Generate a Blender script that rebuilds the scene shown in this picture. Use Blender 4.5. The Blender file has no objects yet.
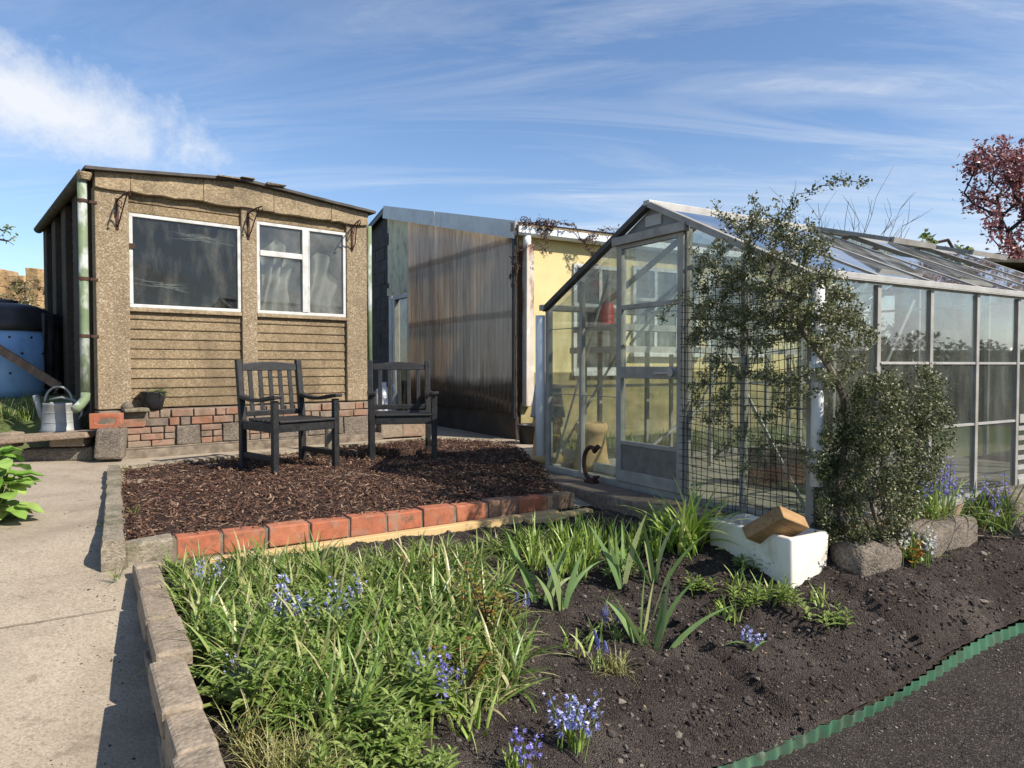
import bpy, math, random
import numpy as np
from mathutils import Vector, Matrix, noise as mnoise
random.seed(11)
R = np.random.default_rng(11)
S = bpy.context.scene
COL = S.collection
rad = math.radians

# ------------------------------------------------------------------ frames
CAM = np.array((0.0, 0.0, 1.55)); FPX = 700.0; PITCH = rad(1.55)
TH = rad(31.1)
U = np.array((math.cos(TH), math.sin(TH), 0)); V = np.array((-math.sin(TH), math.cos(TH), 0))
ORG = np.array((0.31, 6.0, 0.0))
def G(a, b, z=0.0):
    return ORG + a*U + b*V + np.array((0, 0, z))
def toG(p):
    p = tuple(p); d = np.array((*p, 0.0) if len(p) == 2 else p, float)-ORG
    return float(d@U), float(d@V)
def ray(px, py):
    x = (px-512)/FPX; y = (384-py)/FPX
    c, s = math.cos(PITCH), math.sin(PITCH)
    return np.array((x, c + y*s, y*c - s))
def atz(px, py, z):
    d = ray(px, py); return CAM + d*((z-CAM[2])/d[2])
def atb(px, py, b):
    d = ray(px, py); t = (b-toG(CAM)[1])/float(d@V); return CAM + d*t
def ata(px, py, a):
    d = ray(px, py); t = (a-toG(CAM)[0])/float(d@U); return CAM + d*t
def atY(px, py, y):
    d = ray(px, py); return CAM + d*(y/d[1])

# ------------------------------------------------------------------ mesh builder
class MB:
    def __init__(s): s.v=[]; s.n=0; s.l=[]; s.c=[]; s.m=[]; s.r=[]
    def add(s, verts, faces, mi=0, rnd=None):
        verts = np.asarray(verts, float).reshape(-1, 3)
        if rnd is None: rnd = random.random()
        for f in faces:
            s.l.append(np.asarray(f)+s.n); s.c.append([len(f)])
        s.m.append(np.full(len(faces), mi)); s.r.append(np.full(len(faces), rnd))
        s.v.append(verts); s.n += len(verts); return s
    def quads(s, verts, mi=0, rnd=None, k=4):
        verts = np.asarray(verts, float).reshape(-1, 3); q = len(verts)//k
        s.l.append(np.arange(q*k)+s.n); s.c.append(np.full(q, k)); s.m.append(np.full(q, mi))
        s.r.append(R.random(q) if rnd is None else np.broadcast_to(np.asarray(rnd, float), (q,)))
        s.v.append(verts); s.n += len(verts); return s
    def box(s, x0, y0, z0, x1, y1, z1, mi=0, rnd=None, jit=0):
        v = np.array([(x,y,z) for z in (z0,z1) for y in (y0,y1) for x in (x0,x1)], float)
        if jit: v += R.uniform(-jit, jit, v.shape)
        return s.add(v, [(0,2,3,1),(4,5,7,6),(0,1,5,4),(2,6,7,3),(0,4,6,2),(1,3,7,5)], mi, rnd)
    def obox(s, c, e1, e2, e3, h1, h2, h3, mi=0, rnd=None):
        c, e1, e2, e3 = (np.asarray(q, float) for q in (c, e1, e2, e3))
        v = [c+i*h1*e1+j*h2*e2+k*h3*e3 for k in (-1,1) for j in (-1,1) for i in (-1,1)]
        return s.add(v, [(0,2,3,1),(4,5,7,6),(0,1,5,4),(2,6,7,3),(0,4,6,2),(1,3,7,5)], mi, rnd)
    def bar(s, p, q, w, h, up=(0,0,1), mi=0, rnd=None):
        p, q = np.asarray(p, float), np.asarray(q, float)
        d = q-p; L = np.linalg.norm(d); d = d/L
        up = np.asarray(up, float); x = np.cross(d, up); x /= np.linalg.norm(x); u = np.cross(x, d)
        return s.obox((p+q)/2, d, x, u, L/2, w/2, h/2, mi, rnd)
    def tube(s, pts, r, n=8, mi=0, rnd=None, cap=True):
        pts = np.asarray(pts, float); k = len(pts)
        r = np.broadcast_to(np.asarray(r, float), (k,))
        vs = []; ref = None
        for i in range(k):
            d = pts[min(i+1,k-1)]-pts[max(i-1,0)]; d = d/(np.linalg.norm(d)+1e-9)
            if ref is None:
                ref = np.array((0,0,1.)) if abs(d[2])<.9 else np.array((1.,0,0))
            x = np.cross(d, ref); x /= np.linalg.norm(x)+1e-9; y = np.cross(d, x); ref = -y if False else np.cross(x, d)
            for j in range(n):
                a = 2*math.pi*j/n; vs.append(pts[i]+r[i]*(math.cos(a)*x+math.sin(a)*y))
        fs = [(i*n+j, i*n+(j+1)%n, (i+1)*n+(j+1)%n, (i+1)*n+j) for i in range(k-1) for j in range(n)]
        if cap: fs += [tuple(range(n-1,-1,-1)), tuple((k-1)*n+j for j in range(n))]
        return s.add(vs, fs, mi, rnd)
    def lathe(s, prof, n=24, c=(0,0,0), mi=0, rnd=None, a0=0, a1=2*math.pi):
        full = abs(a1-a0-2*math.pi) < 1e-6; m = n if full else n+1
        vs = []
        for (r, z) in prof:
            for j in range(m):
                a = a0+(a1-a0)*j/n; vs.append((c[0]+r*math.cos(a), c[1]+r*math.sin(a), c[2]+z))
        fs = []
        for i in range(len(prof)-1):
            for j in range(n):
                k = (j+1) % m
                fs.append((i*m+j, i*m+k, (i+1)*m+k, (i+1)*m+j))
        return s.add(vs, fs, mi, rnd)
    def prism(s, poly, o, ex, ey, ez, h, mi=0, rnd=None):
        o, ex, ey, ez = (np.asarray(q, float) for q in (o, ex, ey, ez)); n = len(poly)
        v = [o+p[0]*ex+p[1]*ey for p in poly]+[o+p[0]*ex+p[1]*ey+h*ez for p in poly]
        fs = [tuple(range(n-1,-1,-1)), tuple(range(n,2*n))]+[(i,(i+1)%n,n+(i+1)%n,n+i) for i in range(n)]
        return s.add(v, fs, mi, rnd)
    def build(s, name, mats, parent=None, smooth=False, bevel=0, loc=None, rot=0, segs=2):
        me = bpy.data.meshes.new(name)
        v = np.concatenate(s.v); l = np.concatenate(s.l).astype(np.int32); c = np.concatenate(s.c).astype(np.int32)
        me.vertices.add(len(v)); me.vertices.foreach_set('co', v.ravel())
        me.loops.add(len(l)); me.loops.foreach_set('vertex_index', l)
        me.polygons.add(len(c)); st = np.zeros(len(c), np.int32); st[1:] = np.cumsum(c)[:-1]
        me.polygons.foreach_set('loop_start', st)
        try: me.polygons.foreach_set('loop_total', c)
        except Exception: pass
        me.polygons.foreach_set('material_index', np.concatenate(s.m).astype(np.int32))
        me.polygons.foreach_set('use_smooth', np.full(len(c), bool(smooth)))
        me.update(calc_edges=True); me.validate()
        at = me.attributes.new('rnd', 'FLOAT', 'FACE')
        rr = np.concatenate(s.r)
        if len(rr) == len(me.polygons): at.data.foreach_set('value', rr.astype(np.float32))
        for m in (mats if isinstance(mats, (list, tuple)) else [mats]): me.materials.append(m)
        o = bpy.data.objects.new(name, me); COL.objects.link(o)
        if parent: o.parent = parent
        if loc is not None: o.location = loc
        if rot: o.rotation_euler = (0, 0, rot)
        if bevel:
            b = o.modifiers.new('bevel', 'BEVEL'); b.width = bevel; b.segments = segs; b.limit_method = 'ANGLE'; b.angle_limit = rad(40)
        return o

def tag(o, label=None, cat=None, group=None, kind=None):
    if label: o['label'] = label
    if cat: o['category'] = cat
    if group: o['group'] = group
    if kind: o['kind'] = kind
    return o
def thing(name, label, cat, loc=(0,0,0), rot=0, group=None):
    o = bpy.data.objects.new(name, None); COL.objects.link(o)
    o.empty_display_size = .2
    o.location = loc; o.rotation_euler = (0, 0, rot)
    return tag(o, label, cat, group)
def copy_tree(o, parent=None):
    c = o.copy(); COL.objects.link(c)
    if parent: c.parent = parent
    for ch in o.children: copy_tree(ch, c)
    return c

# ------------------------------------------------------------------ materials
def lin(r, g, b):
    f = lambda c: c/255/12.92 if c/255 <= .04045 else ((c/255+.055)/1.055)**2.4
    return (f(r), f(g), f(b))
def ramp(nt, cols, lo=.3, hi=.7, const=False):
    n = nt.nodes.new('ShaderNodeValToRGB'); e = n.color_ramp.elements
    k = len(cols)
    if const: n.color_ramp.interpolation = 'CONSTANT'
    while len(e) < k: e.new(.5)
    for i, c in enumerate(cols):
        e[i].position = lo+(hi-lo)*(i/max(1, k-1) if not const else i/k); e[i].color = (*c, 1)
    return n
def mixc(nt, fac, a, b, mode='MIX'):
    n = nt.nodes.new('ShaderNodeMix'); n.data_type = 'RGBA'; n.blend_type = mode
    for sock, val in ((0, fac), (6, a), (7, b)):
        if hasattr(val, 'is_output') or isinstance(val, bpy.types.NodeSocket): nt.links.new(val, n.inputs[sock])
        elif sock == 0: n.inputs[0].default_value = val
        else: n.inputs[sock].default_value = (*val, 1)
    return n.outputs[2]
def math_(nt, op, a, b=None, clamp=False):
    n = nt.nodes.new('ShaderNodeMath'); n.operation = op; n.use_clamp = clamp
    for i, v in enumerate((a, b)):
        if v is None: continue
        if isinstance(v, bpy.types.NodeSocket): nt.links.new(v, n.inputs[i])
        else: n.inputs[i].default_value = v
    return n.outputs[0]
def newmat(name):
    m = bpy.data.materials.new(name); m.use_nodes = True; nt = m.node_tree
    return m, nt, nt.nodes['Principled BSDF'], nt.nodes['Material Output']
def noise_(nt, vec, scale, detail=6, rough=.55, dist=0):
    n = nt.nodes.new('ShaderNodeTexNoise'); n.inputs['Scale'].default_value = scale
    n.inputs['Detail'].default_value = detail; n.inputs['Roughness'].default_value = rough; n.inputs['Distortion'].default_value = dist
    if vec is not None: nt.links.new(vec, n.inputs['Vector'])
    return n
def coords(nt, stretch=(1,1,1), world=False):
    if world:
        g = nt.nodes.new('ShaderNodeNewGeometry').outputs['Position']
    else:
        g = nt.nodes.new('ShaderNodeTexCoord').outputs['Object']
    if tuple(stretch) == (1,1,1): return g
    mp = nt.nodes.new('ShaderNodeMapping'); mp.inputs['Scale'].default_value = stretch
    nt.links.new(g, mp.inputs['Vector']); return mp.outputs['Vector']
def pmat(name, cols, scale=6, rough=.85, bump=.25, bscale=40, stretch=(1,1,1), pal=None, agg=None, stain=None,
         metallic=0, spec=.3, transl=0, lo=.3, hi=.7, bdist=.004, world=False, rvar=0):
    m, nt, P, out = newmat(name)
    vec = coords(nt, stretch, world)
    nz = noise_(nt, vec, scale); rp = ramp(nt, cols, lo, hi); nt.links.new(nz.outputs['Fac'], rp.inputs['Fac'])
    col = rp.outputs['Color']
    if pal:
        at = nt.nodes.new('ShaderNodeAttribute'); at.attribute_name = 'rnd'
        pr = ramp(nt, pal, 0, 1); nt.links.new(at.outputs['Fac'], pr.inputs['Fac'])
        col = mixc(nt, 1.0, pr.outputs['Color'], col, 'MULTIPLY')
    if agg:   # (scale, [colours], amount)
        vo = nt.nodes.new('ShaderNodeTexVoronoi'); vo.inputs['Scale'].default_value = agg[0]; nt.links.new(vec, vo.inputs['Vector'])
        sp = nt.nodes.new('ShaderNodeSeparateColor'); nt.links.new(vo.outputs['Color'], sp.inputs[0])
        ar = ramp(nt, agg[1], 0, 1); nt.links.new(sp.outputs[0], ar.inputs['Fac'])
        col = mixc(nt, agg[2], col, ar.outputs['Color'])
    if stain:   # [(colour, scale, lo, hi, amount, stretch)]
        for (sc, ss, l2, h2, am, st) in stain:
            v2 = coords(nt, st, world); n2 = noise_(nt, v2, ss, 8, .65); r2 = ramp(nt, [(0,0,0),(am,am,am)], l2, h2)
            nt.links.new(n2.outputs['Fac'], r2.inputs['Fac']); col = mixc(nt, r2.outputs['Color'], col, sc)
    nt.links.new(col, P.inputs['Base Color'])
    P.inputs['Roughness'].default_value = rough; P.inputs['Metallic'].default_value = metallic
    P.inputs['Specular IOR Level'].default_value = spec
    if rvar:
        nr = noise_(nt, vec, scale*2); r3 = ramp(nt, [(rough-rvar,)*3, (min(1,rough+rvar),)*3], .3, .7)
        nt.links.new(nr.outputs['Fac'], r3.inputs['Fac']); nt.links.new(r3.outputs['Color'], P.inputs['Roughness'])
    if bump:
        nb = noise_(nt, vec, bscale, 6, .65); bp = nt.nodes.new('ShaderNodeBump')
        bp.inputs['Strength'].default_value = bump; bp.inputs['Distance'].default_value = bdist
        h = nb.outputs['Fac']
        if agg: h = math_(nt, 'ADD', h, math_(nt, 'MULTIPLY', vo.outputs['Distance'], -1.2))
        nt.links.new(h, bp.inputs['Height']); nt.links.new(bp.outputs['Normal'], P.inputs['Normal'])
    if transl:
        tr = nt.nodes.new('ShaderNodeBsdfTranslucent'); nt.links.new(col, tr.inputs['Color'])
        mx = nt.nodes.new('ShaderNodeMixShader'); mx.inputs[0].default_value = transl
        nt.links.new(P.outputs[0], mx.inputs[1]); nt.links.new(tr.outputs[0], mx.inputs[2]); nt.links.new(mx.outputs[0], out.inputs['Surface'])
    return m
def glassmat(name, dirt=.15, dcol=(.35,.33,.27), tint=(.93,.96,.94), stretch=(6,6,1.2), dscale=1.5, boost=1.0, lo=.42, hi=.75, base=.35):
    m, nt, P, out = newmat(name); nt.nodes.remove(P)
    lw = nt.nodes.new('ShaderNodeLayerWeight'); lw.inputs['Blend'].default_value = .5
    fr = math_(nt, 'ADD', math_(nt, 'MULTIPLY', math_(nt, 'POWER', lw.outputs['Facing'], 5.0), .94*boost), .045*boost, True)
    tr = nt.nodes.new('ShaderNodeBsdfTransparent'); tr.inputs['Color'].default_value = (*tint, 1)
    gl = nt.nodes.new('ShaderNodeBsdfGlossy'); gl.inputs['Roughness'].default_value = .02
    m1 = nt.nodes.new('ShaderNodeMixShader'); nt.links.new(fr, m1.inputs[0]); nt.links.new(tr.outputs[0], m1.inputs[1]); nt.links.new(gl.outputs[0], m1.inputs[2])
    df = nt.nodes.new('ShaderNodeBsdfDiffuse'); df.inputs['Color'].default_value = (*dcol, 1)
    tl = nt.nodes.new('ShaderNodeBsdfTranslucent'); tl.inputs['Color'].default_value = (*dcol, 1)
    m0 = nt.nodes.new('ShaderNodeMixShader'); m0.inputs[0].default_value = .5; nt.links.new(df.outputs[0], m0.inputs[1]); nt.links.new(tl.outputs[0], m0.inputs[2])
    nz = noise_(nt, coords(nt, stretch, True), dscale, 5, .6); rp = ramp(nt, [(dirt*base,)*3, (dirt,)*3, (min(1,dirt*2.4),)*3], lo, hi)
    nt.links.new(nz.outputs['Fac'], rp.inputs['Fac'])
    m2 = nt.nodes.new('ShaderNodeMixShader'); nt.links.new(rp.outputs['Color'], m2.inputs[0]); nt.links.new(m1.outputs[0], m2.inputs[1]); nt.links.new(m0.outputs[0], m2.inputs[2])
    nt.links.new(m2.outputs[0], out.inputs['Surface']); return m
gray = lambda a, b: [(a,a,a),(b,b,b)]

M = {}
M['aggregate'] = pmat('exposed_aggregate', [(.175,.125,.07),(.275,.2,.115)], 3, .9, .6, 110, agg=(95,[(.07,.05,.027),(.17,.12,.07),(.24,.175,.10),(.30,.23,.14),(.50,.43,.32)],.42),
                      stain=[((.10,.072,.042),1.6,.46,.70,.7,(1,1,.5)),((.04,.032,.024),2.6,.58,.72,.75,(1.5,1.5,.4))], bdist=.006)
M['post'] = pmat('grey_aggregate_post', [(.20,.148,.09),(.285,.215,.135)], 3, .9, .6, 110, agg=(85,[(.08,.057,.033),(.19,.14,.085),(.25,.19,.12),(.30,.235,.155),(.55,.48,.36)],.5), stain=[((.09,.07,.045),1.6,.5,.72,.7,(1,1,.5))], bdist=.005)
M['fascia'] = pmat('weathered_concrete_fascia', [(.22,.165,.10),(.36,.28,.18)], 4, .9, .6, 60, agg=(60,[(.1,.075,.05),(.28,.2,.12),(.45,.36,.22)],.45),
                   stain=[((.07,.055,.04),1.6,.48,.7,.75,(1,1,1.5))], bdist=.006)
M['concrete_dark'] = pmat('dark_and_shaded_concrete', [(.03,.025,.02),(.075,.06,.045)], 4, .9, .5, 50, agg=(60,[(.03,.025,.02),(.08,.065,.05)],.35), bdist=.006)  # holds the shaded side wall's darkness as colour; also other dark concrete
M['white_frame'] = pmat('white_window_paint', [(.43,.43,.41),(.57,.57,.55)], 7, .5, .1, 30, stain=[((.26,.24,.2),6,.52,.72,.7,(1,1,1))])
M['roof_sheet'] = pmat('old_roof_sheet', [(.05,.045,.04),(.11,.10,.09)], 6, .95, .4, 30)
M['iron'] = pmat('rusty_iron', [(.03,.018,.013),(.09,.04,.025)], 20, .8, .4, 60)
M['pipe_paint'] = pmat('flaking_green_pipe', [(.11,.15,.075),(.19,.235,.14)], 5, .7, .3, 60, stain=[((.42,.44,.42),4,.5,.6,.95,(1,1,.5)),((.2,.12,.05),7,.65,.72,.8,(1,1,1))])
M['gutter_dark'] = pmat('mossy_gutter', [(.045,.038,.03),(.10,.085,.065)], 8, .95, .4, 40)
M['brick'] = pmat('brick', gray(.7,1.15), 22, .9, .5, 70, pal=[(.21,.105,.07),(.27,.115,.07),(.22,.14,.10),(.17,.125,.095),(.27,.15,.095),(.09,.08,.076)],
                  stain=[((.25,.205,.155),4,.38,.64,.85,(1,1,1)),((.09,.08,.05),9,.50,.67,.75,(1,1,1))])
M['orange_brick'] = pmat('orange_brick', gray(.8,1.15), 25, .9, .5, 70, pal=[(.38,.125,.065),(.34,.12,.065),(.41,.15,.08),(.29,.125,.075),(.22,.145,.10)],
                  stain=[((.25,.20,.15),7,.54,.68,.85,(1,1,1)),((.09,.07,.05),11,.56,.68,.8,(1,1,1))])
M['mortar'] = pmat('mortar', [(.10,.08,.06),(.24,.195,.145)], 12, .95, .6, 60)
M['kerb'] = pmat('kerb_concrete', [(.17,.14,.10),(.31,.26,.19)], 7, .95, .5, 70, agg=(110,[(.08,.065,.05),(.24,.2,.145),(.42,.37,.28)],.45), stain=[((.07,.07,.03),5,.46,.66,.8,(1,1,1)),((.05,.04,.03),9,.56,.7,.7,(1,1,1))])
M['cap_stone'] = pmat('retaining_wall_stone', gray(.65,1.15), 9, .95, .7, 50, pal=[(.27,.205,.145),(.24,.19,.14),(.30,.235,.17),(.26,.17,.12)],
                   agg=(65,[(.12,.09,.06),(.3,.24,.17),(.42,.36,.27)],.3), stain=[((.09,.075,.05),5,.55,.72,.65,(1,1,1))])
M['rough_stone'] = pmat('rough_stone', [(.075,.06,.047),(.19,.155,.12)], 6, .95, .6, 60, agg=(90,[(.06,.05,.04),(.18,.15,.12),(.32,.28,.23)],.4), stain=[((.1,.095,.035),5,.58,.7,.8,(1,1,1))], bdist=.007)
M['timber_new'] = pmat('pale_timber', [(.50,.33,.15),(.62,.44,.22)], 3, .75, .25, 20, stretch=(1,14,14), stain=[((.25,.17,.08),4,.6,.75,.5,(.6,8,8))])
M['timber_old'] = pmat('weathered_sleeper', [(.12,.085,.06),(.25,.19,.14)], 4, .9, .5, 25, stretch=(8,1,8), stain=[((.36,.3,.24),4,.58,.72,.6,(4,1,4))])
M['timber_block'] = pmat('sawn_timber_block', [(.24,.14,.06),(.38,.23,.11)], 6, .8, .3, 30, stretch=(1,9,9), stain=[((.09,.055,.03),3,.48,.68,.8,(1,1,1))])
M['black_wood'] = pmat('black_painted_wood', [(.012,.012,.013),(.026,.026,.027)], 9, .5, .25, 40, stretch=(2,2,2), rvar=.12, stain=[((.075,.07,.065),7,.63,.76,.6,(1,1,1))])
M['galv'] = pmat('galvanised_steel', [(.24,.245,.24),(.38,.385,.375)], 9, .6, .1, 30, metallic=.45, stain=[((.25,.24,.22),5,.55,.72,.6,(1,1,1))])
M['alu'] = pmat('weathered_aluminium', [(.25,.235,.21),(.38,.36,.325)], 8, .6, .15, 40, metallic=.2, stain=[((.14,.13,.11),6,.55,.75,.6,(1,1,.4))])
M['alu_light'] = pmat('bright_aluminium', [(.33,.315,.29),(.46,.44,.41)], 8, .5, .1, 40, metallic=.25, stain=[((.25,.22,.17),6,.58,.75,.6,(1,1,1))])
M['pvc'] = pmat('white_plastic', [(.66,.68,.70),(.76,.78,.8)], 5, .35, .05, 20, stain=[((.38,.36,.32),5,.6,.75,.5,(1,1,.4))])
M['yellow'] = pmat('yellow_render', [(.55,.44,.21),(.63,.52,.27)], 3, .85, .25, 35, stain=[((.30,.22,.10),2.2,.58,.78,.55,(1,1,.35)),((.55,.5,.36),5,.6,.75,.5,(1,1,1))], bdist=.006)
M['yellow_stone'] = pmat('stained_yellow_stonework', [(.26,.21,.10),(.36,.29,.14)], 2, .9, .5, 25, stain=[((.12,.105,.05),2,.42,.66,.8,(1,1,2))])
M['cream_board'] = pmat('mottled_cream_board', [(.60,.55,.38),(.74,.69,.5)], 4, .85, .2, 25, stain=[((.14,.13,.08),5,.5,.68,.65,(1.5,1.5,.8))])
M['blockwork'] = pmat('dark_blockwork', [(.045,.042,.042),(.085,.08,.078)], 4, .9, .5, 30)
M['gray_steel'] = pmat('gray_flashing', [(.48,.48,.47),(.60,.60,.59)], 4, .5, .1, 30, metallic=.3, stain=[((.16,.15,.15),5,.55,.72,.5,(1,1,1))])
M['dark_inside'] = pmat('dark_interior', [(.05,.05,.05),(.09,.085,.08)], 3, .9, 0)
M['grubby_cloth'] = pmat('dust_sheet', [(.30,.29,.26),(.62,.60,.55)], 5, .9, .3, 12)
M['pot_black'] = pmat('black_plastic_pot', [(.012,.012,.014),(.025,.025,.028)], 5, .4, .1, 20)
M['blue_plastic'] = pmat('blue_plastic', [(.16,.32,.55),(.25,.42,.66)], 3, .4, .05, 15, stain=[((.06,.1,.16),4,.55,.75,.5,(1,1,.5))])
M['black_plastic'] = pmat('black_plastic_lid', [(.02,.02,.022),(.05,.05,.052)], 4, .42, .2, 12)
M['terracotta'] = pmat('buff_terracotta', [(.42,.27,.12),(.55,.38,.19)], 5, .85, .25, 30, stain=[((.16,.12,.07),5,.58,.75,.6,(1,1,1))])
M['red_plastic'] = pmat('red_plastic', [(.62,.03,.035),(.7,.05,.05)], 4, .4, 0)
M['navy_plastic'] = pmat('navy_plastic', [(.015,.03,.075),(.03,.05,.11)], 4, .4, 0)
M['ceramic'] = pmat('glazed_ceramic', [(.74,.70,.60),(.82,.78,.69)], 4, .22, 0, 10, spec=.5, stain=[((.36,.30,.21),6,.52,.74,.7,(1,1,.6)),((.12,.085,.055),14,.64,.72,.8,(1,1,1))])
M['net'] = pmat('black_net', [(.012,.012,.012),(.02,.02,.02)], 5, .7, 0)
M['green_edge'] = pmat('green_plastic', [(.045,.125,.072),(.075,.18,.108)], 7, .5, .1, 25, stain=[((.075,.06,.047),6,.48,.68,.8,(1,1,1)),((.3,.42,.33),6,.62,.74,.5,(1,1,1))])
M['bark'] = pmat('bark', [(.10,.07,.05),(.22,.16,.12)], 8, .95, .6, 30, stretch=(2,2,.6), bdist=.02)
M['bark_pale'] = pmat('pale_bark', [(.09,.07,.052),(.22,.18,.14)], 7, .95, .5, 30)
M['bark_dark'] = pmat('dark_twig', [(.035,.025,.02),(.08,.06,.05)], 8, .95, .3, 30)
def leafmat(name, pal, transl=.3, rough=.38, spec=.5):
    return pmat(name, gray(.85,1.1), 12, rough, 0, pal=pal, transl=transl, spec=spec)
M['strap_leaf'] = leafmat('strap_leaf', [(.08,.15,.024),(.125,.21,.036),(.18,.27,.05),(.26,.34,.08),(.36,.40,.14),(.45,.38,.2)])
M['strap_bright'] = leafmat('bright_strap_leaf', [(.17,.27,.035),(.24,.36,.055),(.32,.43,.09),(.43,.48,.18)])
M['herb_leaf'] = leafmat('herb_leaf', [(.13,.20,.04),(.18,.26,.055),(.23,.31,.075),(.3,.36,.11)])
M['iris_leaf'] = leafmat('iris_leaf', [(.13,.22,.07),(.17,.27,.09),(.23,.33,.13),(.33,.36,.16)], .25)
M['small_leaf'] = leafmat('small_evergreen_leaf', [(.05,.065,.02),(.085,.105,.033),(.13,.15,.055),(.2,.2,.09),(.3,.27,.16)], .15, .45, .5)
M['bush_leaf'] = leafmat('dark_bush_leaf', [(.03,.045,.012),(.055,.075,.02),(.085,.105,.033),(.15,.16,.06),(.27,.25,.14)], .15, .45, .5)
M['red_leaf'] = leafmat('purple_red_leaf', [(.13,.04,.05),(.24,.08,.09),(.36,.14,.14),(.45,.24,.21)], .35)
M['rose_leaf'] = leafmat('reddish_rose_leaf', [(.12,.04,.015),(.2,.10,.025),(.22,.22,.04),(.33,.3,.05)], .3)
M['dry_grass'] = leafmat('dry_grass', [(.2,.24,.06),(.33,.32,.1),(.48,.43,.2),(.26,.22,.09)], .3)
M['big_leaf'] = leafmat('large_glossy_leaf', [(.10,.22,.03),(.17,.32,.05),(.28,.42,.10),(.38,.44,.14)], .25, .4, .5)
M['hedge_leaf'] = leafmat('hedge_leaf', [(.03,.045,.015),(.05,.06,.02),(.08,.07,.03),(.09,.055,.035)], .15)
M['grass_leaf'] = leafmat('grass_leaf', [(.07,.13,.025),(.12,.19,.04),(.2,.24,.08)], .3)
M['petal_blue'] = leafmat('pale_blue_petal', [(.2,.22,.6),(.32,.34,.72),(.5,.52,.82),(.72,.74,.9)], .3)
M['petal_violet'] = leafmat('violet_petal', [(.2,.17,.6),(.3,.26,.72),(.45,.4,.8)], .3)
M['petal_deep'] = leafmat('deep_blue_petal', [(.06,.065,.25),(.1,.1,.35),(.16,.16,.45)], .2)
M['petal_white'] = leafmat('white_petal', [(.7,.7,.66),(.8,.8,.78)], .3)
M['orange_leaf'] = leafmat('orange_leaf', [(.45,.16,.03),(.5,.25,.05),(.42,.34,.08)], .3)
M['stem_green'] = pmat('green_stem', [(.10,.16,.04),(.16,.22,.06)], 9, .6, 0)
M['chip'] = pmat('bark_chip', gray(.7,1.2), 30, .9, .3, 60, pal=[(.034,.017,.012),(.062,.03,.02),(.095,.045,.029),(.115,.06,.04),(.19,.11,.072),(.32,.22,.15)])
M['clod'] = pmat('soil_clod', gray(.75,1.15), 40, .98, .5, 80, pal=[(.024,.018,.016),(.040,.031,.028),(.055,.043,.037),(.078,.062,.053),(.2,.165,.135)])
M['soil'] = pmat('bare_soil', [(.026,.020,.018),(.045,.035,.031),(.075,.059,.05)], 5, 1.0, 1.0, 45, agg=(170,[(.032,.025,.022),(.07,.055,.047),(.09,.07,.06),(.18,.155,.13)],.35),
                 stain=[((.135,.112,.096),2.2,.5,.72,.7,(1,1,1))], bdist=.010, spec=.1)
M['tarmac'] = pmat('gritty_tarmac', [(.021,.0165,.014),(.037,.029,.0245)], 4, .95, .8, 120, agg=(170,[(.012,.011,.01),(.034,.029,.026),(.042,.036,.032),(.05,.043,.038),(.26,.22,.2)],.5), stain=[((.058,.05,.043),.9,.48,.68,.7,(1,1,1)),((.02,.018,.017),2.5,.54,.7,.7,(1,1,1))], bdist=.004, spec=.15)
M['path'] = pmat('path_concrete', [(.27,.215,.155),(.40,.335,.25)], 1.7, .95, .3, 70, agg=(150,[(.15,.115,.08),(.32,.26,.19),(.37,.31,.23),(.5,.44,.35)],.45),
                 stain=[((.16,.125,.09),1.1,.48,.70,.7,(1,1,1)),((.13,.10,.07),8,.58,.70,.6,(1,1,1)),((.42,.37,.3),3,.6,.72,.5,(1,1,1))], bdist=.002)
M['mulch_base'] = pmat('mulch_base', [(.02,.012,.009),(.06,.034,.024)], 30, 1, 1.0, 60, bdist=.02)
M['ground'] = pmat('rough_ground', [(.05,.075,.02),(.10,.12,.04),(.13,.11,.06)], 1.5, 1, .5, 20, bdist=.03)
M['floor_slab'] = pmat('dusty_paving', [(.24,.21,.16),(.38,.34,.27)], 3, .95, .4, 40)
M['quarry'] = pmat('tawny_stone', [(.30,.18,.08),(.52,.36,.19)], 2.5, .95, .9, 9, stain=[((.1,.07,.04),3,.5,.66,.8,(1,1,1))], bdist=.06)
M['glass_front'] = glassmat('greenhouse_glass_shade', .13, (.50,.48,.38), boost=1.3)
M['glass_side'] = glassmat('greenhouse_glass_side', .09, (.45,.46,.44), boost=3.0)
M['glass_roof'] = glassmat('greenhouse_glass_roof', .24, (.52,.53,.53), boost=2.2, stretch=(3,3,3))
M['glass_shed'] = glassmat('grimy_shed_glass', .11, (.40,.39,.35), tint=(.7,.72,.7), stretch=(2.6,2.6,.9), dscale=2.6, lo=.46, hi=.72, boost=1.0, base=.15)
M['glass_sky_mottled'] = glassmat('sky_mottled_shed_glass', .20, (.46,.46,.43), tint=(.8,.82,.8), stretch=(1.5,1.5,1.1), dscale=2.0, lo=.36, hi=.68, boost=1.6, base=.25)  # pale mottling painted in for the sky reflected in the divided window
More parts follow.
